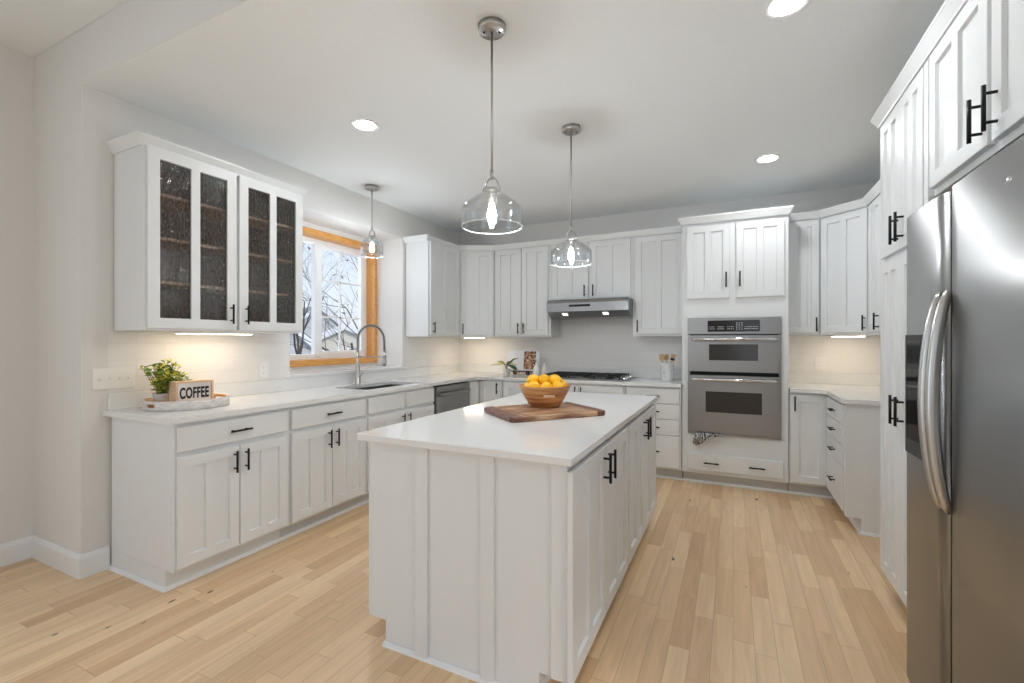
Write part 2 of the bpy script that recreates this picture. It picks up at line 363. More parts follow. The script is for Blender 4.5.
# ------------------------------------------------------------------ room shell
XL, XR, YB, YK, H, HF = -3.25, 1.31, 5.14, 1.24, 2.74, 3.04
XFL, XFR, YF = -3.84, 3.3, -3.5
WY0, WY1 = 2.56, 3.97
g = G(); g.box(XFL-.1, XFR+.1, YF-.1, YB+.2, -.12, 0); struct('floor', g, M['floor'])
g = G(); g.box(XFL-.1, XFR+.1, YK+.002, YB+.2, H, HF+.1); struct('ceiling', g, M['ceil'])
g = G(); g.box(XFL-.1, XFR+.1, YF-.1, YK-.001, HF, HF+.1); struct('ceiling_front_room', g, M['ceil'])
g = G(); g.box(XFL-.1, XFR+.1, YK, YK+.002, H, HF); struct('wall_header', g, M['wall'])
g = G()   # left kitchen wall with the window well cut through it
def hole(g, xa, xb, z0, z1, ya=YK, yb=YB+.2, wy0=WY0, wy1=WY1):
    g.box(xa, xb, ya, wy0, 0, H); g.box(xa, xb, wy1, yb, 0, H); g.box(xa, xb, wy0, wy1, 0, z0); g.box(xa, xb, wy0, wy1, z1, H)
hole(g, XFL, -3.62, 1.075, 2.385); hole(g, -3.62, XL, 1.01, 2.44); struct('wall_left', g, M['wall'])
g = G(); g.box(XFL-.2, XR+.2, YB, YB+.2, 0, H+.1); struct('wall_back', g, M['wall'])
g = G(); g.box(XR, XR+.12, YK, YB, 0, H); struct('wall_right', g, M['wall'])
g = G(); g.box(XR+.12, XFR, YK, YK+.12, 0, H); struct('wall_right_return', g, M['wall'])
g = G()   # front room: left wall with a patio window
g.box(XFL-.1, XFL, YF, -2.2, 0, HF); g.box(XFL-.1, XFL, -.5, YK+.1, 0, HF); g.box(XFL-.1, XFL, -2.2, -.5, 0, .35); g.box(XFL-.1, XFL, -2.2, -.5, 2.35, HF)
struct('wall_left_front', g, M['wall'])
g = G(); g.box(XFR, XFR+.1, YF, -1.6, 0, HF); g.box(XFR, XFR+.1, .4, YK+.12, 0, HF); g.box(XFR, XFR+.1, -1.6, .4, 0, .35); g.box(XFR, XFR+.1, -1.6, .4, 2.35, HF); struct('wall_right_front', g, M['wall'])  # wall opening added for the right-hand fill light
g = G()
for a, b in ((XFL, -3.15), (-1.25, .05), (1.95, XFR)): g.box(a, b, YF-.1, YF, 0, HF)
for a, b in ((-3.15, -1.25), (.05, 1.95)): g.box(a, b, YF-.1, YF, 0, .7); g.box(a, b, YF-.1, YF, 2.4, HF)
struct('wall_front', g, M['wall'])
# baseboards (profile swept, mitred at the corner)
bprof = [(0, 0), (.015, 0), (.015, .105), (.010, .122), (.003, .13), (0, .13)]
g = G(); g.sweep(bprof, [(XFL, YF), (XFL, YK), (XL, YK), (XL, 1.363)]); struct('baseboard_left', g, M['trim'])

# tile above the quartz upstand
g = G(); g.box(XL, XL+.002, 1.36, WY0, 1.014, 1.37); struct('wall_left_tile', g, M['tile_y'])
g = G(); g.box(XL, XL+.002, WY1, YB, 1.014, 1.37); struct('wall_left_tile_corner', g, M['tile_y'])
g = G(); g.box(XL+.002, -.43, YB-.002, YB, 1.014, 1.76); g.box(.43, XR-.002, YB-.002, YB, 1.014, 1.37); struct('wall_back_tile', g, M['tile'])
g = G(); g.box(XR-.002, XR, 3.03, YB, 1.014, 1.37); struct('wall_right_tile', g, M['tile_y'])

# ------------------------------------------------------------------ sink window
xw = -3.70
win = G()
win.box(-3.76, -3.60, 3.92, WY1, 1.076, 2.384, .004); win.box(-3.76, -3.60, WY0, 2.61, 1.076, 2.384, .004)
win.box(-3.76, -3.60, 2.61, 3.92, 2.325, 2.384, .004); win.box(-3.76, -3.60, 2.61, 3.92, 1.076, 1.135, .004)
wo_ = win.build('window_1', M['oak']); wo_['kind'] = 'structure'
f = G()
F0, F1, Z0, Z1 = 2.61, 3.92, 1.135, 2.325
xa, xb = -3.775, -3.715
f.box(xa, xb, F0, F0+.05, Z0, Z1, .003); f.box(xa, xb, F1-.05, F1, Z0, Z1, .003)
f.box(xa, xb, F0+.05, F1-.05, Z0, Z0+.05, .003); f.box(xa, xb, F0+.05, F1-.05, Z1-.05, Z1, .003)
f.box(xa+.01, xb+.012, 3.21, 3.29, Z0+.03, Z1-.03, .003)
f.box(xa+.01, xb+.004, F1-.085, F1-.045, Z0+.03, Z1-.03, .003); f.box(xa+.01, xb+.004, 3.29, F1-.085, Z1-.08, Z1-.04, .003); f.box(xa+.01, xb+.004, 3.29, F1-.085, Z0+.04, Z0+.08, .003)
f.build('window_frame', M['white'], wo_, 'white vinyl sliding window frame')
f = G(); gx_ = -3.745
f.box(gx_-.008, gx_+.008, 3.548, 3.566, Z0+.07, Z1-.07)
for z in (1.93, 1.56): f.box(gx_-.008, gx_+.008, 3.28, F1-.07, z-.009, z+.009)
f.build('muntins', M['white'], wo_, 'white grille bars of the right sash')
f = G(); f.box(-3.748, -3.744, F0+.03, F1-.03, Z0+.03, Z1-.03); f.build('pane', M['pane'], wo_, 'clear glass')

g = G(); g.box(-3.62, XL+.035, WY0-.03, WY1+.005, 1.012, 1.042, .004)
o = g.build('trim_1', M['quartz']); o['kind'] = 'structure'

# ------------------------------------------------------------------ cabinetry kit (local: x = width, front face y = 0, body y > 0)
def panel(g, x0, x1, z0, z1, t=.02, stile=.057, n=2, mull=.05, rec=.012, slope=.003, open_=False, e=.002):
    w = x1-x0
    if n == 0:
        g.box(x0, x1, -t, 0, z0, z1, e); return []
    inner = w-2*stile; pw = (inner-(n-1)*mull)/n
    xs = [x0+e]; R = []
    for i in range(n):
        a = x0+stile+i*(pw+mull); xs += [a, a+pw]; R.append((a, a+pw))
    xs.append(x1-e); zs = [z0+e, z0+stile, z1-stile, z1-e]
    y = -t
    for i in range(len(xs)-1):
        for j in range(3):
            a, b, c, d = xs[i], xs[i+1], zs[j], zs[j+1]
            if j == 1 and i % 2 == 1:
                if open_:
                    for p, q in (((a, c), (b, c)), ((b, c), (b, d)), ((b, d), (a, d)), ((a, d), (a, c))):
                        g.add([(p[0], y, p[1]), (q[0], y, q[1]), (q[0], 0, q[1]), (p[0], 0, p[1])], [(0, 1, 2, 3)])
                else:
                    s = slope; o = [(a, y, c), (b, y, c), (b, y, d), (a, y, d)]; k = [(a+s, y+rec, c+s), (b-s, y+rec, c+s), (b-s, y+rec, d-s), (a+s, y+rec, d-s)]
                    g.add(o+k, [(0, 1, 5, 4), (1, 2, 6, 5), (2, 3, 7, 6), (3, 0, 4, 7), (4, 5, 6, 7)])
            else:
                g.add([(a, y, c), (b, y, c), (b, y, d), (a, y, d)], [(0, 1, 2, 3)])
            if open_ and not (j == 1 and i % 2 == 1): g.add([(a, 0, c), (b, 0, c), (b, 0, d), (a, 0, d)], [(0, 3, 2, 1)])
    A = [(x0+e, y, z0+e), (x1-e, y, z0+e), (x1-e, y, z1-e), (x0+e, y, z1-e)]
    B = [(x0, y+e, z0), (x1, y+e, z0), (x1, y+e, z1), (x0, y+e, z1)]; D = [(x0, 0, z0), (x1, 0, z0), (x1, 0, z1), (x0, 0, z1)]
    if open_: D = [(x0+e, 0, z0+e), (x1-e, 0, z0+e), (x1-e, 0, z1-e), (x0+e, 0, z1-e)]
    g.add(A+B+D, [(i, 4+i, 4+(i+1) % 4, (i+1) % 4) for i in range(4)] + [(4+i, 8+i, 8+(i+1) % 4, 4+(i+1) % 4) for i in range(4)] + ([] if open_ else [(8, 11, 10, 9)]))
    return R
def pull(parent, cx, cz, vert=True, ln=.125, y=-.02, r=.0062, so=.03):
    g = G(); h = ln/2; q = ln*.32
    if vert:
        g.tube([(cx, y-so, cz-h), (cx, y-so, cz+h)], r, 8)
        for s in (-q, q): g.tube([(cx, y+.001, cz+s), (cx, y-so, cz+s)], r*.8, 6)
    else:
        g.tube([(cx-h, y-so, cz), (cx+h, y-so, cz)], r, 8)
        for s in (-q, q): g.tube([(cx+s, y+.001, cz), (cx+s, y-so, cz)], r*.8, 6)
    return g.build('handle', M['black'], parent, 'black bar pull')
def door(root, x0, x1, z0, z1, n=2, pl=None, ln=.125, name='door'):
    g = G(); panel(g, x0, x1, z0, z1, n=n); d = g.build(name, M['paint'], root); d.location = (0, -.0025, 0)
    if pl: pull(d, pl[0], pl[1], pl[2] if len(pl) > 2 else True, ln)
    return d
def drawer(root, x0, x1, z0, z1, pulls=None, ln=.125, name='drawer'):
    d = door(root, x0, x1, z0, z1, 0, None, name=name)
    for p in (pulls if pulls is not None else [(x0+x1)/2]): pull(d, p, (z0+z1)/2, False, ln)
    return d
def body(root, w, z0, z1, depth, toe=False, name='body', y0=0):
    g = G()
    if toe: z0 = .105
    g.box(0, w, y0, depth, z0, z1, .0015); b = g.build(name, M['paint'], root)
    if toe:
        g = G(); g.box(0, w, .075, depth, 0, .1045)
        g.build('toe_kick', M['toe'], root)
    return b
CT = .884
BT, BB, DT, DB = .705, .125, .862, .732      # door top/bottom, drawer top/bottom
R90 = PI/2
crown = [(0, 0), (.008, 0), (.010, .008), (.032, .048), (.034, .050), (.034, .062), (0, .062)]
def crown_run(path, z, label, name='crown_moulding'):
    g = G(); g.sweep([(o, z+dz) for o, dz in crown], path); return tag(g.build(name, M['paint']), label, 'moulding')

# ---- left base run (faces +X): local x -> world +Y
XF = -2.61
def left_base(y0, y1, label, **kw): return thing('base_cabinet', label, 'cabinet', (XF, y0, 0), R90, None)
D = .62
t = left_base(1.368, 2.04, 'white base cabinet at the near end of the window wall counter, under the coffee tray'); w = 2.04-1.368
g = G(); g.box(0, w, 0, D, .105, CT, .0015); g.box(0, w, .075, D, 0, .1045); g.build('body', M['paint'], t)
drawer(t, .012, w-.015, DB, DT); door(t, .012, w/2+.002, BB, BT, pl=(w/2-.03, .62)); door(t, w/2+.007, w-.015, BB, BT, pl=(w/2+.037, .62))
t = left_base(2.041, 2.735, 'white base cabinet left of the sink cabinet, one wide drawer over two doors'); w = .694
body(t, w, 0, CT, D, True); drawer(t, .02, w-.015, DB, DT); door(t, .02, w/2+.002, BB, BT, pl=(w/2-.03, .62)); door(t, w/2+.007, w-.015, BB, BT, pl=(w/2+.037, .62))
t = left_base(2.736, 3.648, 'white sink base cabinet below the window and faucet'); w = .912
g = G(); g.box(0, w, 0, .015, .105, CT); g.box(0, .018, .015, D, .105, CT); g.box(w-.018, w, .015, D, .105, CT); g.box(.018, w-.018, .015, D, .105, .123)
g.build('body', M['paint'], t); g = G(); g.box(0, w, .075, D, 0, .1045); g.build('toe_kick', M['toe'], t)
drawer(t, .02, .447, DB, DT, [], name='drawer_front'); drawer(t, .487, w-.015, DB, DT, [], name='drawer_front'); door(t, .02, .463, BB, BT, pl=(.425, .62)); door(t, .468, w-.015, BB, BT, pl=(.505, .62))
# dishwasher
t = thing('dishwasher', 'stainless steel dishwasher between the sink cabinet and the corner', 'dishwasher', (XF, 3.655, 0), R90); w = .635
g = G(); g.box(0, w, .0, .58, .10, .875); g.build('body', M['rubber'], t)
g = G(); g.box(.012, w-.006, -.028, 0, .115, .868, .004); dd = g.build('door', M['steel'], t)
g = G(); g.box(.05, w-.05, -.07, -.052, .775, .805, .007); g.box(.06, .085, -.055, -.027, .78, .80); g.box(w-.085, w-.06, -.055, -.027, .78, .80); g.build('handle', M['steel'], dd)
g = G(); g.box(0, w, .075, .5, 0, .0995); g.build('toe_kick', M['toe'], t)
# corner base: one leaf on each run
t = thing('corner_cabinet', 'white corner base cabinet between dishwasher and cooktop run', 'cabinet', (0, 0, 0))
g = G(); g.prism([(-3.23, 4.295), (-2.61, 4.295), (-2.61, 4.52), (-2.305, 4.52), (-2.305, 5.12), (-3.23, 5.12)], .105, CT); g.build('body', M['paint'], t)
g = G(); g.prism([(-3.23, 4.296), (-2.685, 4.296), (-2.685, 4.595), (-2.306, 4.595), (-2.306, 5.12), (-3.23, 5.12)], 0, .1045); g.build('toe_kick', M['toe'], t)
g = G(); g.X = Matrix.Translation((-2.61, 4.30, 0)) @ Matrix.Rotation(R90, 4, 'Z'); panel(g, .005, .195, BB, DT, n=0); g.build('door', M['paint'], t)
g = G(); g.X = Matrix.Translation((-2.59, 4.52, 0)); panel(g, .012, .27, BB, DT, n=1); dd = g.build('door', M['paint'], t)
h = pull(dd, .235, .79); h.location = (-2.59, 4.52, 0)
# ---- back base run (faces -Y)
YFB = 4.52
def back_base(x0, label, name='base_cabinet'): return thing(name, label, 'cabinet', (x0, YFB, 0), 0)
DB_ = YB-.02-YFB
t = back_base(-2.30, 'narrow white base cabinet between the corner and the cooktop'); w = .40
body(t, w, 0, CT, DB_, True); door(t, .02, w-.02, BB, DT, n=2, pl=(w-.05, .79))
t = back_base(-1.895, 'white base cabinet under the gas cooktop'); w = .945
body(t, w, 0, CT, DB_, True); door(t, .02, w/2-.002, BB, DT, pl=(w/2-.03, .79)); door(t, w/2+.002, w-.02, BB, DT, pl=(w/2+.03, .79))
t = back_base(-.945, 'white base cabinet with four drawers left of the ovens'); w = .512
body(t, w, 0, CT, DB_, True)
for z0, z1 in ((.727, DT), (.580, .720), (.430, .573), (BB, .423)): drawer(t, .02, w-.015, z0, z1)
# tall oven cabinet
t = thing('oven_cabinet', 'tall white cabinet holding the double oven, with two doors above and a drawer below', 'cabinet', (-.425, YFB, 0)); w = .85
g = G(); OX0, OX1 = .057, .791; dep = DB_
g.box(0, OX0, 0, dep, .105, 2.40); g.box(OX1, w, 0, dep, .105, 2.40); g.box(OX0, OX1, 0, dep, .105, .480); g.box(OX0, OX1, 0, dep, 1.515, 2.40); g.box(OX0, OX1, dep-.01, dep, .48, 1.515)
g.build('body', M['paint'], t)
g = G(); g.box(0, w, .075, dep, 0, .1045); g.build('toe_kick', M['toe'], t)
door(t, .04, w/2-.025, 1.70, 2.36, pl=(w/2-.055, 1.86), ln=.135); door(t, w/2+.025, w-.03, 1.70, 2.36, pl=(w/2+.055, 1.86), ln=.135)
drawer(t, .05, w-.04, .14, .285, [w*.27+.02, w*.73-.01])
crown_run([(-.425, YB-.35), (-.425, YFB-.018), (.425, YFB-.018), (.425, YB-.35)], 2.39, 'white crown moulding capping the tall oven cabinet')
# double oven
t = thing('double_oven', 'stainless steel double wall oven with black windows', 'oven', (-.375, YFB, .47)); w = .746
g = G(); g.box(.02, w-.02, .0, .5, .02, 1.03); g.build('body', M['rubber'], t)
g = G(); g.box(0, .016, -.02, 0, 0, .90); g.box(w-.016, w, -.02, 0, 0, .90); g.box(.016, w-.016, -.02, 0, 0, .018); g.build('trim', M['steel'], t)
g = G(); g.box(0, w, -.028, .0, .905, 1.053, .003); cp = g.build('control_panel', M['steel'], t)
g = G(); g.box(.168, .585, -.031, -.027, .928, 1.028, .001); ds = g.build('display', M['display'], cp, 'black touch control display')
g = G(); rr = random.Random(3)
for (xa_, xb_, n) in ((.18, .23, 5), (.25, .305, 5), (.33, .385, 4), (.465, .575, 10)):
    g = G()
    for z in (.950, .968):
        for i in range(n):
            a = xa_+(xb_-xa_)*i/n; g.box(a, a+(xb_-xa_)/n*rr.uniform(.4, .8), -.0315, -.0305, z, z+.006)
    g.build('key_legend', M['legend'], ds, 'grey key legends')
g = G()
for i in range(3):
    for j in range(4): g.box(.40+i*.02, .41+i*.02, -.0315, -.0305, .945+j*.018, .953+j*.018)
g.build('keypad', M['legend'], ds, 'grey key legends')
def oven_door(z0, z1, wx0, wx1, wz0, wz1):
    g = G(); y = -.045
    for a, b, c, d in ((.018, wx0, z0, z1), (wx1, w-.018, z0, z1), (wx0, wx1, z0, wz0), (wx0, wx1, wz1, z1)): g.box(a, b, y, -.004, c, d)
    dr = g.build('door', M['steel'], t)
    g = G(); g.box(wx0, wx1, y+.004, y+.01, wz0, wz1); g.build('window', M['ovenwin'], dr, 'dark oven window')
    g = G(); g.tube([(.03, y-.004, z1-.035), (.06, y-.045, z1-.035), (w-.06, y-.045, z1-.035), (w-.03, y-.004, z1-.035)], .012, 10, flat=1.2)
    g.build('handle', M['chrome'], dr, 'full-width steel bar handle')
oven_door(.570, .895, .18, .57, .672, .815)
oven_door(.024, .535, .152, .60, .205, .392)
g = G()
for i in range(6): g.box(.02, w-.02, -.012, -.004, .538+i*.005, .5405+i*.005)
g.build('vent', M['black'], t)
# towel hanging from the lower oven
g = G(); nu, nv = 16, 12; vs_ = []; fs_ = []
for j in range(nv+1):
    for i in range(nu+1):
        u = i/nu; v = j/nv
        x = -.30+.23*u+ (.02*(1-v))*math.sin(u*5) - .03*(1-u)*v
        z = .487-(.02+.085*math.exp(-((u-.16)/.22)**2)+.02*(1-u))*v
        y = 4.462-.020*math.sin(PI*v)-.012*math.sin(u*17+v*2)-.008*math.sin(u*31)
        vs_.append((x, y, z))
for j in range(nv):
    for i in range(nu): a = j*(nu+1)+i; fs_.append((a, a+1, a+nu+2, a+nu+1))
g.add(vs_, fs_, 0, True); o = tag(g.build('dish_towel', M['towel']), 'black and white patterned towel hanging out under the lower oven door', 'towel')
sm = o.modifiers.new('thick', 'SOLIDIFY'); sm.thickness = .004
# base door right of ovens + corner + drawers on the right run
t = thing('base_cabinet', 'white corner base cabinet with one door right of the ovens', 'cabinet', (.432, YFB, 0)); 
g = G(); g.box(0, .278, 0, DB_, .105, CT); g.box(.278, .858, .0, DB_, .105, CT); g.build('body', M['paint'], t)
g = G(); g.box(0, .338, .075, DB_, 0, .1045); g.build('toe_kick', M['toe'], t)
door(t, .008, .262, BB, DT, n=1, pl=(.035, .79))
XRF = .71
t = thing('base_cabinet', 'white four-drawer base cabinet below the right-hand counter, its plain end facing out', 'cabinet', (XRF, 4.515, 0), -R90); w = 4.515-3.83
g = G(); g.box(0, w, 0, .58, .105, CT); g.box(0, w, .075, .58, 0, .1045); g.box(w-.045, w, -.012, 0, .105, CT); g.build('body', M['paint'], t)
for z0, z1 in ((.727, DT), (.580, .720), (.430, .573), (BB, .423)): drawer(t, .05, w-.055, z0, z1)

# ---- countertops
ct = G(); z0, z1 = CT, .914; e = .004
SX0, SX1, SY0, SY1 = -3.08, -2.70, 2.86, 3.58
ct.box(XL, SX0, 1.338, 4.2, z0, z1); ct.box(SX1, -2.58, 1.338, 4.2, z0, z1)
ct.box(SX0, SX1, 1.338, SY0, z0, z1); ct.box(SX0, SX1, SY1, 4.2, z0, z1)
ct.prism([(XL, 4.2), (-2.58, 4.2), (-2.58, 4.40), (-2.49, 4.485), (-.432, 4.485), (-.432, YB), (XL, YB)], z0, z1)
ct.box(XL, XL+.02, 1.358, 4.9, z1, 1.012, .002); ct.box(XL, -.432, YB-.02, YB, z1, 1.012, .002)
o = tag(ct.build('countertop', M['quartz']), 'long white quartz countertop running under the window and round the corner to the ovens', 'countertop')
ct = G(); ct.prism([(.432, 4.485), (.60, 4.485), (.68, 4.42), (.68, 3.805), (XR, 3.805), (XR, YB), (.432, YB)], z0, z1)
ct.box(.432, XR, YB-.02, YB, z1, 1.012, .002); ct.box(XR-.02, XR, 3.805, YB-.02, z1, 1.012, .002)
tag(ct.build('countertop', M['quartz']), 'short white quartz countertop right of the ovens, lit warm from above', 'countertop')
# sink
g = G()
sx0, sx1, sy0, sy1 = SX0-.004, SX1+.004, SY0-.004, SY1+.004; zt, zb = CT-.001, .70; tk = .003
g.box(sx0, sx1, sy0, sy1, zb-tk, zb); g.box(sx0-tk, sx0, sy0, sy1, zb, zt); g.box(sx1, sx1+tk, sy0, sy1, zb, zt); g.box(sx0, sx1, sy0-tk, sy0, zb, zt); g.box(sx0, sx1, sy1, sy1+tk, zb, zt)
g.box(sx0, sx1, 3.26, 3.28, zb, zt-.05, .004)
s_ = tag(g.build('sink', M['steel']), 'undermount stainless double-bowl sink below the window', 'sink')
for yy in (3.06, 3.43):
    g = G(); g.lathe([(0, zb+.001), (.04, zb+.002), (.044, zb+.001)], (-2.89, yy, 0), 20); g.build('drain', M['chrome'], s_)
# faucet
FX, FY, FZ = -3.14, 3.20, .914
t = thing('faucet', 'tall brushed nickel spring kitchen faucet behind the sink', 'faucet', (FX, FY, FZ), math.atan2(.10, .235))
g = G(); g.lathe([(0, 0), (.030, 0), (.030, .004), (.027, .010), (.020, .15), (.016, .19), (.011, .20), (.011, .46), (0, .46)], n=20); g.build('body', M['nickel'], t)
g = G(); g.tube([(.015, -.018, .075), (.03, -.035, .08)], .013, 10); g.tube([(.03, -.03, .08), (.075, -.06, .11)], [.007, .005], 8); g.build('lever', M['nickel'], t)
RA = .124; arc = [(RA-RA*math.cos(a), 0, .415+RA*1.05*math.sin(a)) for a in [PI*i/24 for i in range(25)]]
path = [(0, 0, .30+.115*i/8) for i in range(8)] + arc + [(2*RA+.004*i/6, 0, .415-.10*i/6) for i in range(1, 7)]
g = G(); g.tube(path, .0075, 8); g.build('hose', M['rubber'], t)
g = G(); pv = [Vector(p) for p in path]; ls = [0]
for i in range(1, len(pv)): ls.append(ls[-1]+(pv[i]-pv[i-1]).length)
coil = []; NT = 38; per = 8
for q in range(NT*per+1):
    sdist = ls[-1]*q/(NT*per); i = max(k for k in range(len(ls)-1) if ls[k] <= sdist+1e-9); fq = (sdist-ls[i])/(ls[i+1]-ls[i]); c = pv[i].lerp(pv[i+1], fq)
    tt = (pv[i+1]-pv[i]).normalized(); u = Vector((0, 1, 0)); w_ = tt.cross(u); a = 2*PI*q/per
    coil.append(c+u*math.cos(a)*.0150+w_*math.sin(a)*.0150)
g.tube(coil, .0032, 5); g.build('spring', M['nickel'], t)
g = G(); g.tube([(0, 0, .255), (2*RA-.005, 0, .255)], .006, 8); g.lathe([(.0145, -.012), (.0195, -.012), (.0195, .012), (.0145, .012)], (0, 0, .255), 14); g.lathe([(.014, -.01), (.021, -.01), (.021, .01), (.014, .01)], (2*RA+.004, 0, .255), 14); g.build('support_arm', M['nickel'], t)
g = G(); g.lathe([(0, .17), (.020, .17), (.021, .20), (.016, .25), (.013, .32), (0, .32)], (2*RA+.004, 0, 0), 16); g.build('spray_head', M['nickel'], t)

# ---- uppers
UB, UT = 1.365, 2.402
def upper(x0, w, z0, z1, depth, label, loc, rz, fronts):
    t = thing('wall_cabinet', label, 'cabinet', loc, rz); g = G(); g.box(0, w, 0, depth, z0, z1, .0015); g.build('body', M['paint'], t)
    for fr_ in fronts: door(t, *fr_[:4], n=fr_[4], pl=fr_[5])
    return t
PZ = 1.46
YU = 4.83; DU = YB-.003-YU
dg0, dg1 = (-2.94, 4.64), (-2.57, 4.83)
t = upper(0, .62, UB, UT, .30, 'white wall cabinet with one door right of the window', (-2.94, 4.015, 0), R90, [(.02, .605, UB+.02, UT-.015, 2, (.055, PZ))])
t = thing('wall_cabinet', 'white diagonal wall cabinet in the left corner', 'cabinet')
g = G(); g.prism([dg0, dg1, (-2.57, YB-.01), (XL+.01, YB-.01), (XL+.01, 4.64)], UB, UT); g.build('body', M['paint'], t)
ang = math.atan2(dg1[1]-dg0[1], dg1[0]-dg0[0]); LW = math.hypot(dg1[1]-dg0[1], dg1[0]-dg0[0])
dd = door(t, .015, LW-.015, UB+.02, UT-.015, n=2, pl=(.045, PZ)); dd.location = (*dg0, 0); dd.rotation_euler = (0, 0, ang)
w = -1.862+2.58
t = upper(0, w, UB, UT, DU, 'white two-door wall cabinet left of the range hood', (-2.565, YU, 0), 0, [(.025, w/2-.004, UB+.02, UT-.015, 2, (w/2-.035, PZ)), (w/2+.004, w-.03, UB+.02, UT-.015, 2, (w/2+.035, PZ))])
w = .905
t = upper(0, w, 1.757, UT, DU, 'short white two-door wall cabinet above the range hood', (-1.845, YU, 0), 0, [(.02, w/2-.02, 1.775, UT-.015, 2, (w/2-.055, 1.86)), (w/2+.01, w-.02, 1.775, UT-.015, 2, (w/2+.04, 1.86))])
w = .512
t = upper(0, w, UB, UT, DU, 'white one-door wall cabinet between the range hood and ovens', (-.94, YU, 0), 0, [(.035, w-.02, UB+.02, UT-.015, 2, (.055, PZ+.01))])
crown_run([(XL, 4.015), (-2.96, 4.015), (-2.96, 4.63), (-2.58, 4.81), (-.435, 4.81)], UT-.010, 'white crown moulding along the left corner and hood wall cabinets')
w = .262
t = upper(0, w, UB, UT, DU, 'narrow white wall cabinet just right of the ovens', (.434, YU, 0), 0, [(.02, w-.012, UB+.02, UT-.015, 2, (w-.035, PZ))])
e0, e1 = (.697, 4.83), (.99, 4.54)
t = thing('wall_cabinet', 'white diagonal wall cabinet in the right corner', 'cabinet')
g = G(); g.prism([e0, e1, (XR-.005, 4.54), (XR-.005, YB-.01), (.697, YB-.01)], UB, UT); g.build('body', M['paint'], t)
LW = math.hypot(e1[0]-e0[0], e1[1]-e0[1]); dd = door(t, .015, LW-.012, UB+.02, UT-.015, n=2, pl=(LW-.03, PZ)); dd.location = (*e0, 0); dd.rotation_euler = (0, 0, math.atan2(e1[1]-e0[1], e1[0]-e0[0]))
w = 4.535-3.03
t = upper(0, w, UB, UT, .31, 'white wall cabinet between the right corner and the pantry', (.99, 4.535, 0), -R90, [(.03, .36, UB+.02, UT-.015, 2, (.325, PZ)), (.37, w-.02, UB+.02, UT-.015, 2, (w-.05, PZ))])
crown_run([(.434, 4.81), (.69, 4.81), (.97, 4.53), (.97, 3.03)], UT-.006, 'white crown moulding curving round the right corner wall cabinets')
# glass-front cabinet
t = thing('glass_cabinet', 'white wall cabinet with two rain-glass doors left of the window', 'cabinet', (-2.93, 1.385, 0), R90); w = 1.03; dp = .312; th = .018
g = G(); z0, z1 = 1.372, 2.412
g.box(0, th, 0, dp, z0, z1, .001); g.box(w-th, w, 0, dp, z0, z1, .001); g.box(th, w-th, 0, dp, z0, z0+th); g.box(th, w-th, 0, dp, z1-th, z1)
g.box(th, .035, 0, .019, z0+th, z1-th); g.box(w-.035, w-th, 0, .019, z0+th, z1-th); g.box(w/2-.02, w/2+.02, 0, .019, z0+th, z1-th); g.box(.035, w-.035, 0, .019, z0+th, z0+.035); g.box(.035, w-.035, 0, .019, z1-.035, z1-th)
g.build('body', M['paint'], t)
g = G(); a, b = th+.0005, w-th-.0005; g.box(a, b, dp-.01, dp-.002, z0+th, z1-th); g.box(a, a+.004, .02, dp-.01, z0+th, z1-th); g.box(b-.004, b, .02, dp-.01, z0+th, z1-th); g.box(a, b, .02, dp-.01, z0+th, z0+th+.004); g.box(a, b, .02, dp-.01, z1-th-.004, z1-th)
g.build('interior_lining', M['walnut'], t, 'brown wood interior')
for zz in (1.655, 1.91, 2.165):
    g = G(); g.box(a+.004, b-.004, .06, dp-.011, zz-.009, zz+.009); g.build('shelf', M['shelfw'], t, 'pale wood shelf')
for x0, x1, px in ((.012, .514, .475), (.534, w-.008, .575)):
    g = G(); R = panel(g, x0, x1, z0+.012, z1-.012, n=2, mull=.05, stile=.060, open_=True); dd = g.build('door', M['paint'], t)
    g = G(); g.box(x0+.05, x1-.05, -.010, -.006, z0+.065, z1-.065); g.build('glass_pane', M['rain'], dd, 'textured rain glass'); pull(dd, px, 1.485)
crown_run([(XL, 1.385), (-2.945, 1.385), (-2.945, 2.415), (XL, 2.415)], 2.397, 'white crown moulding capping the glass-front cabinet')
def under_light(name, label, x0, x1, y0, y1, z, mt='under_bright'):
    t = thing(name, label, 'light', ((x0+x1)/2, (y0+y1)/2, z)); g = G(); a, b = (x1-x0)/2, (y1-y0)/2
    g.box(-a, a, -b, b, -.012, 0, .002); g.build('housing', M['white'], t)
    g = G(); s = .006; g.box(-a+s, a-s, -b+s, b-s, -.014, -.0125); g.build('lens', M[mt], t, 'glowing lens'); return t
under_light('undercabinet_light', 'slim warm light strip under the glass-front cabinet', -3.08, -3.03, 1.62, 2.10, 1.371, 'under')
under_light('undercabinet_light', 'slim warm light strip under the left corner wall cabinet', -2.98, -2.70, 4.80, 4.84, UB)
under_light('undercabinet_light', 'slim warm light strip under the right corner wall cabinet', .78, 1.02, 4.82, 4.86, UB)

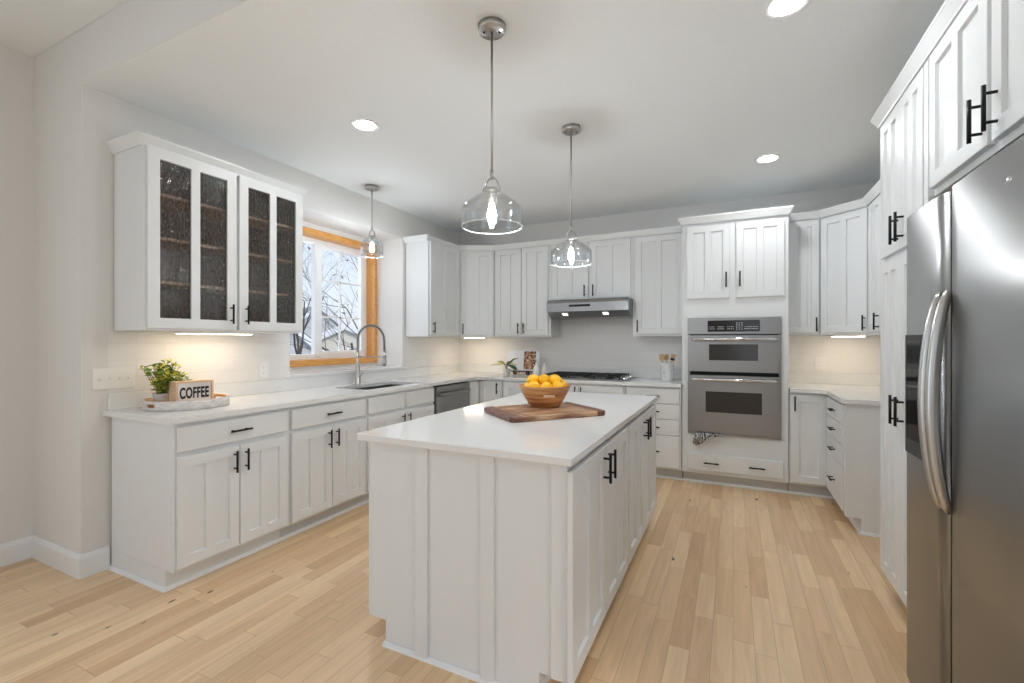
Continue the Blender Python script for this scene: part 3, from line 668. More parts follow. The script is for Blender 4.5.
# ---- pantry and fridge surround (face -X): local x -> world -Y
XP = .72; dpt = XR-.005-XP
t = thing('pantry_cabinet', 'tall white pantry cabinet with four long doors beside the refrigerator', 'cabinet', (XP, 3.02, 0), -R90); w = .61
g = G(); g.box(0, w, 0, dpt, .105, 2.46, .0015); g.build('body', M['paint'], t)
g = G(); g.box(0, w, .075, dpt, 0, .1045); g.build('toe_kick', M['toe'], t)
for z0, z1, pz in ((1.74, 2.435, 1.835), (.12, 1.715, .99)):
    door(t, .012, .318, z0, z1, n=2, pl=(.300, pz), ln=.135); door(t, .322, w-.006, z0, z1, n=2, pl=(.375, pz), ln=.135)
t = thing('wall_cabinet', 'white two-door cabinet mounted above the refrigerator', 'cabinet', (XP, 2.405, 0), -R90); w = 2.405-1.27
g = G(); g.box(0, w, 0, dpt, 1.885, 2.46, .0015); g.box(0, .045, -.02, dpt, .0, 1.884, .0015); g.box(0, .045, -.02, 0, 1.885, 2.445); g.build('body', M['paint'], t)
door(t, .063, .519, 1.91, 2.435, n=2, pl=(.487, 2.0), ln=.135); door(t, .545, w-.04, 1.91, 2.435, n=2, pl=(.580, 2.0), ln=.135)
g = G(); g.box(.66, XR-.005, 1.245, 1.268, 0, 2.46); tag(g.build('end_panel', M['paint']), 'white side panel closing the near end of the refrigerator alcove', 'panel')
crown_run([(XR, 3.02), (XP-.02, 3.02), (XP-.02, 1.245)], 2.437, 'long white crown moulding above the pantry and refrigerator cabinet')
# refrigerator
t = thing('refrigerator', 'large stainless steel side-by-side refrigerator with bowed handles', 'refrigerator', (.575, 2.19, 0), -R90); FW = .90
g = G(); g.box(.003, FW-.003, .075, .70, .03, 1.745); g.build('body', M['rubber'], t)
def fdoor(x0, x1, z0, z1):
    g = G(); n = 12; ys = []
    poly = []
    for i in range(n+1):
        u = i/n; x = x0+(x1-x0)*u; edge = .012*max(0, 1-min(u, 1-u)*(x1-x0)/.012)**2
        poly.append((x, .006*(2*u-1)**2+edge))
    poly2 = poly+[(x1, .07), (x0, .07)]
    k = len(poly2); vs = [(x, y, z0) for x, y in poly2]+[(x, y, z1) for x, y in poly2]
    g.add(vs, [(i, (i+1) % k, k+(i+1) % k, k+i) for i in range(n)], 0, True)
    g.add(vs, [(i, (i+1) % k, k+(i+1) % k, k+i) for i in range(n, k)]+[tuple(range(k-1, -1, -1)), tuple(range(k, 2*k))]); return g
SP = .372
fz = fdoor(.0, SP-.004, .075, 1.765).build('freezer_door', M['steel_v'], t); fd = fdoor(SP+.004, FW, .075, 1.765).build('door', M['steel_v'], t)
def bow(x, parent):
    g = G(); pts = []; rr_ = []
    for i in range(25):
        u = i/24; z = .80+.66*u; y = .004-.041*math.sin(PI*u)**.62 if 0 < u < 1 else .004
        pts.append((x, y, z)); rr_.append(.0185*(.55+.45*math.sin(PI*u)**.4 if 0 < u < 1 else .55))
    g.tube(pts, rr_, 12, flat=.8); return g.build('handle', M['nickel'], parent, 'bowed steel handle')
bow(SP-.022, fz); bow(SP+.034, fd)
g = G(); g.box(.03, .225, -.001, .008, .905, 1.335, .003); dsp = g.build('dispenser', M['rubber'], fz, 'black ice and water dispenser')
g = G(); g.box(.045, .21, -.0025, -.0005, .96, 1.21, .0008); g.build('recess', M['blackgl'], dsp, 'dark dispenser recess')
g = G(); g.box(.055, .195, -.0025, -.0005, 1.23, 1.31, .0008); g.build('control_strip', M['display'], dsp)
g = G(); g.lathe([(0, 0), (.017, 0), (.015, .002), (0, .003)], n=24, sy=.55); bd = g.build('badge', M['chrome'], fd, 'small oval badge'); bd.rotation_euler = (PI/2, 0, 0); bd.location = (.73, .003, 1.685)
g = G(); g.box(.01, FW-.01, .02, .10, .0, .07, .006); g.build('grille', M['rubber'], t, 'black base grille')
g = G(); g.box(.01, .06, .02, .08, 1.766, 1.785, .005); g.box(FW-.06, FW-.01, .02, .08, 1.766, 1.785, .005); g.build('hinge_cover', M['rubber'], t)

# ---- range hood and cooktop
t = thing('range_hood', 'stainless steel under-cabinet range hood over the cooktop', 'range hood', (-1.815, 4.62, 1.568)); w = .872; D2 = YB-.01-4.62
g = G(); prof = [(0, .150), (.02, .186), (D2, .186), (D2, .0), (.12, .0), (0, .060)]
vs = [(0, y, z) for y, z in prof]+[(w, y, z) for y, z in prof]; k = 6
g.add(vs, [tuple(range(k)), tuple(range(2*k-1, k-1, -1))]+[(i, i+k, (i+1) % k+k, (i+1) % k) for i in range(k)]); 
hb = g.build('body', M['steel'], t)
g = G(); g.box(.25, .48, -.004, .001, .108, .132, .001); ctl = g.build('control_strip', M['display'], t, 'black control strip')
for xx in (.19, .63):
    g = G(); g.add([(xx-.03, .03, .043), (xx+.03, .03, .043), (xx+.03, .075, .0205), (xx-.03, .075, .0205), (xx-.03, .03, .047), (xx+.03, .03, .047), (xx+.03, .075, .0245), (xx-.03, .075, .0245)], [(0, 1, 2, 3), (7, 6, 5, 4), (0, 4, 5, 1), (1, 5, 6, 2), (2, 6, 7, 3), (3, 7, 4, 0)]); g.build('lamp', M['hoodlamp'], t, 'lit hood lamp lens')
t = thing('gas_cooktop', 'five-burner gas cooktop with black cast iron grates', 'cooktop', (-1.875, 4.60, .9145)); w = .915
g = G(); g.box(0, w, 0, .50, 0, .010, .004); g.build('body', M['steel'], t)
for bx, by_, r in ((.17, .13, .04), (.17, .37, .045), (.455, .27, .06), (.72, .37, .045), (.72, .14, .035)):
    g = G(); g.lathe([(r+.012, .010), (r+.012, .018), (r, .020), (r, .028), (r*.8, .032), (0, .032)], (bx, by_, 0), 20); g.build('burner', M['iron'], t)
for gi in range(3):
    x0 = .02+gi*.272+(.0 if gi < 2 else .0); x1 = x0+.262
    if gi == 2: x1 = .875-.02
    g = G(); zt = .045; b_ = .0045
    for xx in (x0+.01, x1-.01): g.box(xx-b_, xx+b_, .02, .48, zt-.014, zt, .002)
    for yy in (.026, .25, .474): g.box(x0+.01, x1-.01, yy-b_, yy+b_, zt-.014, zt, .002)
    cx = (x0+x1)/2; g.box(cx-b_, cx+b_, .026, .474, zt-.012, zt+.002, .002)
    for yy in (.13, .37): g.box(x0+.01, x1-.01, yy-b_, yy+b_, zt-.012, zt+.002, .002)
    for xx in (x0+.012, x1-.012):
        for yy in (.03, .47): g.box(xx-.007, xx+.007, yy-.007, yy+.007, .010, zt-.01)
    g.build('grate', M['iron'], t)
for ki in range(5):
    g = G(); g.lathe([(.018, .010), (.017, .028), (.013, .032), (0, .032)], (.885, .07+ki*.085, 0), 16); g.build('knob', M['chrome'], t, 'silver burner knob')

# ---- island
IX0, IX1, IY0, IY1 = -1.46, -.492, 1.48, 3.44
t = thing('kitchen_island', 'large white kitchen island with battened front and four doors on the right', 'island', (0, 0, 0))
bx0, bx1, by0, by1 = -1.436, -.5235, 1.545, 3.42
g = G(); g.box(bx0+.0005, bx1-.0005, by0, by1, .105, CT); g.box(bx0+.085, bx1-.113, by0, by1-.0, 0, .1049); g.build('body', M['paint'], t)
g = G(); yy = by0-.004; g.add([(bx0+.001, yy, .107), (bx0+.085, yy, .107), (bx0+.085, yy, 0), (bx1-.113, yy, 0), (bx1-.113, yy, .105), (bx1, yy, .105), (bx1, yy, CT), (bx0+.001, yy, CT)]+[(a_, by0, c_) for a_, _, c_ in [(bx0+.001, yy, .107), (bx0+.085, yy, .107), (bx0+.085, yy, 0), (bx1-.113, yy, 0), (bx1-.113, yy, .105), (bx1, yy, .105), (bx1, yy, CT), (bx0+.001, yy, CT)]], [tuple(range(8)), tuple(range(15, 7, -1))]+[(i, 8+i, 8+(i+1) % 8, (i+1) % 8) for i in range(8)])
g.build('end_panel', M['paint'], t)
for a, b, zb_ in ((-1.187, -1.126, .0), (-.876, -.817, .0), (-.585, -.524, .105)):
    g = G(); g.box(a, b, yy-.012, yy, zb_+.001, CT-.001, .0015); g.build('batten', M['paint'], t)
g = G(); g.box(bx0-.012, bx0-.0002, by0-.004, by1, .107, CT, .0015); g.build('side_panel', M['paint'], t)
g = G(); g.sweep([(0, 0), (.014, 0), (.011, .012), (0, .018)], [(bx0+.085, by1), (bx0+.085, yy-.002), (bx1-.113, yy-.002), (bx1-.113, by1)][::-1] if False else [(bx0+.078, by0-.006), (bx1-.10, by0-.006)]); g.build('shoe_moulding', M['trim'], t)
for (a, b, p_) in ((1.512, 1.968, 1.93), (1.978, 2.438, 2.015), (2.470, 2.935, 2.897), (2.945, 3.41, 2.983)):
    g = G(); g.X = None
    dd = door(t, a, b, .118, .855, n=2, pl=(p_, .77)); dd.rotation_euler = (0, 0, R90); dd.location = (-.518, 0, 0)
g = G(); g.box(IX0, IX1, IY0, IY1, CT+.0005, .9145, .003); tag(g.build('island_countertop', M['quartz']), 'white quartz island countertop holding the bowl of lemons', 'countertop')

# shoe mouldings along the toe kicks
shoe = [(0, 0), (.014, 0), (.011, .012), (0, .018)]
g = G(); g.sweep(shoe, [(XL+.0, 1.367), (-2.685, 1.367), (-2.685, 4.595), (.76, 4.595)]); struct('trim_2', g, M['trim'])
g = G(); g.sweep(shoe, [(.785, 4.50), (.785, 3.829), (XR, 3.829)]); struct('trim_3', g, M['trim'])

# ------------------------------------------------------------------ lamps
def pendant(x, y, zbot, ztop, R, label, neck=.042, glassr=None):
    t = thing('pendant_light', label, 'pendant light', (x, y, H))
    g = G(); g.lathe([(0, 0), (.062, 0), (.062, -.024), (.058, -.028), (0, -.028)], n=32); cn = g.build('canopy', M['nickel'], t)
    g = G()
    for s in (-1, 1): g.lathe([(.005, -.028), (.005, -.032), (0, -.033)], (s*.032, .015*s, 0), 8)
    g.build('screw', M['black'], cn)
    zt = ztop-H; zb = zbot-H
    g = G(); g.tube([(0, 0, -.02), (0, 0, zt+.085)], .0055, 10); g.lathe([(0, .06), (.009, .06), (.009, .10), (0, .10)], (0, 0, zt), 12); g.build('rod', M['nickel'], t)
    g = G(); pts = [(.036*math.cos(a)*1.0, 0, zt+.008+.058*math.sin(a)) for a in [PI*i/14 for i in range(15)]]; g.tube(pts, .0045, 8); g.build('yoke', M['nickel'], t)
    g = G(); g.lathe([(0, .012), (neck, .012), (neck+.002, .004), (neck, 0), (.024, -.004), (.022, -.05), (0, -.05)], (0, 0, zt), 24); g.build('socket', M['nickel'], t)
    g = G()
    if glassr: prof = glassr
    else:
        hh = ztop-zbot; prof = [(neck, 0), (neck+.004, -.006), (R*.60, -hh*.17), (R*.88, -hh*.36), (R*.97, -hh*.43), (R, -hh*.52), (R, -hh), (R+.0015, -hh-.002), (R, -hh-.0045), (R-.004, -hh-.0045), (R-.005, -hh-.002), (R-.0035, -hh), (R-.0035, -hh*.52), (R*.97-.0035, -hh*.44), (R*.88-.003, -hh*.37-.003), (R*.60-.003, -hh*.18-.003), (neck, -.010)]
    g.lathe(prof, (0, 0, zt), 48); shd = g.build('shade', M['clear'], t, 'clear glass shade')
    g = G(); rz_ = prof[len(prof)//2-1][1] if glassr else -(ztop-zbot)-.003; g.tube([((R-.001)*math.cos(2*PI*i/48), (R-.001)*math.sin(2*PI*i/48), zt+(-.17 if glassr else rz_)) for i in range(48)], .0022 if glassr else .0028, 6, closed=True); g.build('rolled_lip', M['rim'], shd, 'glass lip coloured white as a highlight')
    g = G(); g.lathe([(0, -.05), (.010, -.052), (.012, -.068), (.018, -.086), (.021, -.102), (.018, -.122), (.009, -.133), (0, -.135)], (0, 0, zt), 20); g.build('bulb', M['bulb'], t, 'glowing bulb')
    return t
pendant(-.984, 1.825, 1.832, 1.985, .137, 'glass pendant light over the near half of the island')
pendant(-.975, 2.925, 1.832, 1.985, .137, 'glass pendant light over the far half of the island')
hh = .17
pendant(-3.0, 3.235, 2.10, 2.27, .10, 'small glass pendant light hanging before the sink window', neck=.03, glassr=[(.03, 0), (.05, -.008), (.078, -.03), (.096, -.06), (.10, -.09), (.10, -hh), (.097, -hh), (.097, -.09), (.093, -.06), (.075, -.032), (.03, -.006)])
def can(x, y, label, z=H, mt='lens'):
    t = thing('recessed_light', label, 'recessed light', (x, y, z))
    g = G(); g.lathe([(.062, -.001), (.078, -.006), (.092, -.004), (.094, 0), (.062, 0)], n=36); g.build('trim_ring', M['white'], t)
    g = G(); g.lathe([(0, -.0035), (.064, -.0035), (.064, -.0015), (0, -.0015)], n=36); g.build('lens', M[mt], t, 'glowing lens'); return t
can(-2.188, 2.295, 'round recessed ceiling light above the window counter')
can(.243, 4.084, 'round recessed ceiling light in front of the ovens')
can(.206, 2.25, 'round recessed ceiling light nearest the refrigerator')
can(-1.0, -.9, 'added unseen ceiling light in the front room, left of centre', HF, 'lens_added')  # this and the next are unseen lamps added to light the room
can(1.2, -.9, 'added unseen ceiling light in the front room, right of centre', HF, 'lens_added')

# ------------------------------------------------------------------ wall plates
def plate(label, cat, loc, rz, w, h, gangs, kind):
    t = thing('light_switch' if kind == 's' else 'power_outlet', label, cat, loc, rz)
    g = G(); g.box(-w/2, w/2, -.008, 0, -h/2, h/2, .002); pl = g.build('plate', M['plate'], t)
    for i in range(gangs):
        cx = (i-(gangs-1)/2)*.046
        if kind == 's':
            g = G(); g.box(cx-.005, cx+.005, -.0095, -.008, -.012, .012); g.tube([(cx, -.008, 0), (cx, -.019, .006 if i % 2 else -.006)], .0035, 6); g.build('toggle', M['plate'], t)
        else:
            g = G(); g.box(cx-.017, cx+.017, -.0095, -.008, -.034, .034, .002); g.build('receptacle', M['white'], t)
            g = G()
            for zz in (-.019, .019):
                g.box(cx-.008, cx-.006, -.0100, -.0094, zz-.005, zz+.005); g.box(cx+.006, cx+.008, -.0100, -.0094, zz-.004, zz+.004)
            g.build('slots', M['rubber'], t)
    return t
plate('white four-gang light switch plate left of the coffee tray', 'light switch', (XL, 1.388, 1.095), R90, .205, .12, 4, 's')
plate('white power outlet between the glass-front cabinet and window', 'outlet', (XL, 2.33, 1.09), R90, .078, .12, 1, 'o')
plate('white double outlet right of the sink window', 'outlet', (XL, 4.33, 1.09), R90, .12, .12, 2, 'o')
plate('white power outlet on the warm-lit wall right of the ovens', 'outlet', (.735, YB, 1.10), 0, .078, .12, 1, 'o')

# ------------------------------------------------------------------ counter things
# tray
TX, TY, TZ = -2.995, 1.65, .9145
t = thing('round_tray', 'round whitewashed wooden tray with cut-out handles on the window counter', 'tray', (TX, TY, TZ))
g = G(); Rt, ht, tk = .215, .055, .011; n = 72
va = math.radians(222)-0  # direction of the near handle slot, towards the room
def slot(a):
    return any(abs((a-c+PI) % (2*PI)-PI) < .16 for c in (math.radians(-86), math.radians(94)))
def ring(z0, z1, sel, top, bot):
    on = lambda i: sel(2*PI*((i % n)+.5)/n)
    for i in range(n):
        if not on(i): continue
        a0, a1 = 2*PI*i/n, 2*PI*(i+1)/n
        q = [(r*math.cos(a), r*math.sin(a), z) for z in (z0, z1) for r in (Rt-tk, Rt) for a in (a0, a1)]
        g.add(q, [(2, 3, 7, 6)], 0, True); g.add(q, [(1, 0, 4, 5)], 1, True); sm_ = n*0+i
        if top(i): g.add(q, [(4, 6, 7, 5)], 0)
        if bot(i): g.add(q, [(0, 1, 3, 2)], 0)
        if not on(i-1): g.add(q, [(0, 2, 6, 4)], 0)
        if not on(i+1): g.add(q, [(1, 5, 7, 3)], 0)
in_slot = lambda i: slot(2*PI*(i+.5)/n)
yes = lambda a: True
ring(0, .018, yes, in_slot, lambda i: True); ring(.018, .038, lambda a: not slot(a), lambda i: False, lambda i: False); ring(.038, ht, yes, lambda i: True, in_slot)
g.build('rim', [M['whitewash'], M['traywood']], t)
g = G(); g.lathe([(0, .002), (Rt-tk-.0005, .002), (Rt-tk-.0005, .010), (0, .010)], n=48); g.build('base', M['traywood'], t, 'orange-brown tray floor')
# coffee sign
t = thing('coffee_sign', 'wooden box sign reading COFFEE standing in the tray', 'sign', (-2.895, 1.637, TZ+.0105), R90+math.radians(-4))
w, h_, d_ = .205, .150, .085; fr_ = .010
g = G(); g.box(-w/2, w/2, 0, d_, 0, fr_); g.box(-w/2, w/2, 0, d_, h_-fr_, h_); g.box(-w/2, -w/2+fr_, 0, d_, fr_, h_-fr_); g.box(w/2-fr_, w/2, 0, d_, fr_, h_-fr_); g.build('frame', M['pine'], t, 'natural pine box frame')
g = G(); g.box(-w/2+fr_, w/2-fr_, .012, .018, fr_, h_-fr_); g.build('face', M['signwhite'], t, 'white face')
def text_mesh(txt, size, depth, off, sx, mat, parent, loc, rot, name='lettering'):
    cu = bpy.data.curves.new('t', 'FONT'); cu.body = txt; cu.size = size; cu.extrude = depth; cu.offset = off; cu.align_x = 'CENTER'; cu.space_character = 1.06
    to = bpy.data.objects.new('t', cu); C.objects.link(to); dg = bpy.context.evaluated_depsgraph_get()
    me = bpy.data.meshes.new_from_object(to.evaluated_get(dg)); bpy.data.objects.remove(to); me.materials.clear(); me.materials.append(mat)
    o = bpy.data.objects.new(name, me); C.objects.link(o); o.parent = parent; o.location = loc; o.rotation_euler = rot; o.scale = (sx, 1, 1); return o
tx = text_mesh('COFFEE', .088, .0008, .0030, .50, M['ink'], t, (0, .0105, .050), (PI/2, 0, 0)); tx['label'] = 'black capital letters'
# plant in the tray
def leaf(g, p, d, ln, wd, mi, droop=.2, seg=4):
    d = Vector(d).normalized(); side = d.cross(Vector((0, 0, 1)))
    if side.length < .1: side = Vector((1, 0, 0))
    side.normalize(); p = Vector(p); vs = []; fs = []
    for i in range(seg+1):
        u = i/seg; c = p+d*ln*u-Vector((0, 0, droop*ln*u*u)); ww = wd*math.sin(PI*min(.97, u*.9+.08))**.8
        vs += [c-side*ww+Vector((0, 0, ww*.3)), c, c+side*ww+Vector((0, 0, ww*.3))]
    for i in range(seg):
        a = i*3; fs += [(a, a+1, a+4, a+3), (a+1, a+2, a+5, a+4)]
    g.add(vs, fs, mi, True)
t = thing('potted_plant', 'bushy yellow-green plant in a small whitewashed pot on the tray', 'plant', (-3.04, 1.535, TZ+.0105))
g = G(); g.lathe([(0, 0), (.040, 0), (.050, .075), (.052, .08), (.046, .08), (.044, .07), (0, .068)], n=28); g.build('pot', M['whitewash'], t)
g = G(); g.lathe([(0, .071), (.043, .071)], n=20); g.build('soil', M['soil'], t)
rr = random.Random(5); gs = G(); gl = G()
for i in range(52):
    a = rr.uniform(0, 2*PI); sp_ = rr.uniform(.02, .135); hh = rr.uniform(.085, .205)*(1-.45*(sp_/.135)**2)
    if i < 4: hh += .02
    top = Vector((sp_*math.cos(a), sp_*math.sin(a), .08+hh)); base = Vector((.25*sp_*math.cos(a), .2*sp_*math.sin(a), .07)); mid = base.lerp(top, .5)+Vector((0, 0, .015))
    gs.tube([base, mid, top], [.0018, .0014, .001], 4, False)
    for q in range(10):
        u = .12+.88*q/9; c = base.lerp(mid, u*2) if u < .5 else mid.lerp(top, u*2-1); b_ = a+q*2.4+rr.uniform(-.4, .4)
        leaf(gl, c, (math.cos(b_), math.sin(b_), rr.uniform(.2, 1.2)), rr.uniform(.026, .040), rr.uniform(.009, .014), 0 if rr.random() < .42 else 1)
gs.build('stems', M['stem'], t); gl.build('foliage', [M['leaf'], M['leafy']], t)
# cutting board
t = thing('cutting_board', 'rectangular wooden cutting board with dark ends on the island', 'cutting board', (-.945, 2.36, .915), math.radians(-2))
def rrect(x0, x1, y0, y1, r, n=6):
    p = []
    for cx, cy, a0 in ((x1-r, y0+r, -PI/2), (x1-r, y1-r, 0), (x0+r, y1-r, PI/2), (x0+r, y0+r, PI)):
        p += [(cx+r*math.cos(a0+PI/2*i/n), cy+r*math.sin(a0+PI/2*i/n)) for i in range(n+1)]
    return p
BA = math.radians(50); BL, BWd = .56, .40
t.location = (-.938, 2.334, .915); t.rotation_euler = (0, 0, BA)
def slab(poly_fn, z0, z1, e=.004):
    g = G(); a = poly_fn(0); b = poly_fn(e); n = len(a)
    vs = [(x, y, z0) for x, y in b]+[(x, y, z0+e) for x, y in a]+[(x, y, z1-e) for x, y in a]+[(x, y, z1) for x, y in b]
    fs = [(k*n+i, k*n+(i+1) % n, (k+1)*n+(i+1) % n, (k+1)*n+i) for k in range(3) for i in range(n)]+[tuple(range(n-1, -1, -1)), tuple(range(3*n, 4*n))]
    return g.add(vs, fs)
slab(lambda s: rrect(-BL/2+.062+s*0, BL/2-.062, -BWd/2+s, BWd/2-s, .0005, 1), 0, .026).build('board', M['board'], t)
for sgn in (-1, 1):
    def pf(s, sgn=sgn):
        x0, x1 = (BL/2-.0615, BL/2) if sgn > 0 else (-BL/2, -BL/2+.0615); r = .028; q = []
        if sgn > 0:
            q = [(x0, -BWd/2+s)]+[(x1-r+(r-s)*math.cos(a), -BWd/2+r+(r-s)*math.sin(a)) for a in [-PI/2+PI/2*i/6 for i in range(7)]]+[(x1-r+(r-s)*math.cos(a), BWd/2-r+(r-s)*math.sin(a)) for a in [PI/2*i/6 for i in range(7)]]+[(x0, BWd/2-s)]
        else:
            q = [(x1, BWd/2-s)]+[(x0+r+(r-s)*math.cos(a), BWd/2-r+(r-s)*math.sin(a)) for a in [PI/2+PI/2*i/6 for i in range(7)]]+[(x0+r+(r-s)*math.cos(a), -BWd/2+r+(r-s)*math.sin(a)) for a in [PI+PI/2*i/6 for i in range(7)]]+[(x1, -BWd/2+s)]
        return q
    slab(pf, 0, .026).build('end_strip', M['boarddark'], t, 'dark reddish end strip')
g = G(); gx0, gy0 = BL/2-.085, BWd/2-.03
g.tube([(-gx0, -gy0, .0262), (gx0, -gy0, .0262), (gx0, gy0, .0262), (-gx0, gy0, .0262)], .004, 6, closed=True, flat=.25); g.build('juice_groove', M['boarddark'], t, 'dark juice groove')
# bowl and lemons
BX, BY, BZ = -.965, 2.425, .9415
t = thing('wooden_bowl', 'segmented wooden bowl full of lemons on the cutting board', 'bowl', (BX, BY, BZ))
g = G(); outer = [(0, 0), (.078, 0), (.090, .012), (.118, .055), (.142, .106), (.148, .118)]; inner = [(.146, .121), (.140, .118), (.133, .106), (.108, .057), (.08, .02), (0, .014)]
g.lathe(outer+inner, n=56); g.build('bowl', M['acacia'], t)
g = G()
for s in (math.radians(-58),):
    g.X = Matrix.Rotation(s, 4, 'Z') @ Matrix.Translation((.1305, 0, .070)) @ Matrix.Rotation(math.radians(26), 4, 'Y'); g.box(-.004, .0022, -.032, .032, -.008, .008, .003)
g.build('handle_inlay', M['pine'], t, 'pale handle slot')
rr = random.Random(11)
lem = [(-.082, -.02, .114, 'lemon resting against the left rim of the wooden bowl'), (-.035, -.077, .114, 'lemon at the front left rim of the wooden bowl'), (.040, -.076, .114, 'lemon at the front of the wooden bowl, right of the middle'),
       (.082, -.015, .114, 'lemon against the right rim of the wooden bowl'), (.002, -.012, .148, 'lemon on top of the heap in the wooden bowl'), (-.045, .05, .128, 'lemon at the back left of the heap in the wooden bowl'),
       (.05, .055, .128, 'lemon at the back right of the heap in the wooden bowl'), (-.002, .083, .112, 'lemon low at the back rim of the wooden bowl'), (.01, -.04, .080, 'lemon half buried in the middle of the wooden bowl'), (-.058, -.028, .150, 'lemon on the upper left of the heap in the wooden bowl'), (.056, .012, .150, 'lemon on the upper right of the heap in the wooden bowl'), (.086, .045, .118, 'lemon tucked behind the right rim of the wooden bowl'), (-.06, .0, .065, 'lemon deep in the left of the wooden bowl'), (.055, .01, .065, 'lemon deep in the right of the wooden bowl')]
from mathutils import Euler
for x, y, z, lb in lem:
    g = G(); E3 = Euler((rr.uniform(0, 3), rr.uniform(0, 3), rr.uniform(0, 3))).to_matrix(); g.ellipsoid((0, 0, 0), (.032, .032, .040), 18, 14, M3=E3, tip=.12)
    o = tag(g.build('lemon', M['lemon']), lb, 'lemon', 'lemons in the bowl'); o.location = (BX+x, BY+y, BZ+z)
# pot plant, cookbook on stand, bottles
t = thing('potted_plant', 'small plant with broad dark leaves in a grey-white pot in the back corner', 'plant', (-2.325, 4.66, .9145))
g = G(); g.lathe([(0, 0), (.036, 0), (.040, .08), (.041, .086), (.036, .086), (.034, .076), (0, .076)], n=24); g.build('pot', M['potgrey'], t)
g = G(); g.lathe([(0, .078), (.034, .078)], n=16); g.build('soil', M['soil'], t)
g = G(); gs = G()
for (a, el, ln, wd, mi) in ((200, .25, .17, .022, 1), (225, .75, .12, .026, 1), (15, 1.05, .185, .030, 0), (-20, -.15, .16, .026, 0), (75, .7, .13, .024, 0), (180, .9, .12, .02, 0), (-60, .35, .12, .024, 0), (40, .3, .12, .022, 1)):
    a = math.radians(a); d = Vector((math.cos(a), math.sin(a), el)).normalized(); p0 = Vector((0, 0, .075)); p1 = p0+Vector((d.x*.02, d.y*.02, .05)); gs.tube([p0, p1], [.003, .002], 5, False); leaf(g, p1, d, ln, wd*1.8, mi, .3, 6)
gs.build('stems', M['stem'], t); g.build('foliage', [M['leafd'], M['leafy']], t)
t = thing('recipe_stand', 'dark bronze scroll-footed stand holding an open cookbook', 'book stand', (-2.25, 4.93, .9145), math.radians(4))
g = G()
for x in (-.075, .085):
    pts = [(x+.016*math.sin(a)*(1 if x > 0 else -1), -.045-.012*math.cos(a), .030+.017*math.cos(a*1.0)) for a in [2*PI*i/14 for i in range(13)]]
    g.tube(pts, .0115, 6); g.tube([(x, -.03, .043), (x, .02, .043), (x, .055, .25)], .005, 6); g.tube([(x, .055, .25), (x, .10, .005)], .004, 6)
g.box(-.15, .15, -.035, .02, .040, .046, .001); g.build('stand', M['bronze'], t)
t = thing('cookbook', 'open cookbook with a pale left page and a brown food photograph on the right page', 'book', (-2.25, 4.93, .9145+.047), math.radians(4))
T_ = Matrix.Rotation(math.radians(-10), 4, 'X')
g = G(); g.X = T_; g.box(-.205, .205, .010, .014, 0, .245); g.build('cover', M['paper'], t)
g = G(); g.X = T_; g.add([(-.2, -.002, .004), (-.1, -.010, .004), (-.004, .004, .004), (-.004, .004, .24), (-.1, -.010, .24), (-.2, -.002, .24), (-.2, .0095, .004), (-.004, .0095, .004), (-.004, .0095, .24), (-.2, .0095, .24)], [(0, 1, 4, 5), (1, 2, 3, 4), (6, 9, 8, 7), (0, 5, 9, 6), (2, 7, 8, 3), (0, 6, 7, 2, 1), (5, 4, 3, 8, 9)]); g.build('page_block', M['paper'], t, 'pale left pages')
g = G(); g.X = T_; g.add([(.2, -.002, .004), (.1, -.010, .004), (.004, .004, .004), (.004, .004, .24), (.1, -.010, .24), (.2, -.002, .24), (.2, .0095, .004), (.004, .0095, .004), (.004, .0095, .24), (.2, .0095, .24)], [(1, 0, 5, 4), (2, 1, 4, 3), (9, 6, 7, 8), (5, 0, 6, 9), (7, 2, 3, 8), (6, 0, 1, 2, 7), (4, 5, 9, 8, 3)]); g.build('page_block', M['paper'], t)
g = G(); g.X = T_; y_ = -.0012
g.add([(.165, -.0062+y_, .02), (.1, -.010+y_, .02), (.012, .0029+y_, .02), (.012, .0029+y_, .235), (.1, -.010+y_, .235), (.165, -.0062+y_, .235)], [(1, 0, 5, 4), (2, 1, 4, 3)]); g.build('food_picture', M['photo'], t, 'printed food photograph')
def bottle(x, y, label, mat, s=1):
    t = thing('oil_bottle', label, 'bottle', (x, y, .9145)); g = G(); g.lathe([(q*s, z*s) for q, z in [(0, 0), (.036, 0), (.040, .01), (.040, .07), (.034, .095), (.014, .125), (.011, .15), (.013, .158), (0, .158)]], n=28); g.build('body', mat, t)
    g = G(); g.lathe([(q*s, z*s) for q, z in [(0, .158), (.009, .158), (.009, .166), (.004, .17), (.003, .2), (0, .2)]], n=14); g.build('pourer', M['nickel'], t, 'metal pourer')
bottle(-2.03, 4.84, 'white ceramic oil bottle beside the open cookbook', M['ceramic'], 1.0)
bottle(-1.945, 4.88, 'blush-tinted ceramic oil bottle between the cookbook and cooktop', M['pinkcer'], .95)
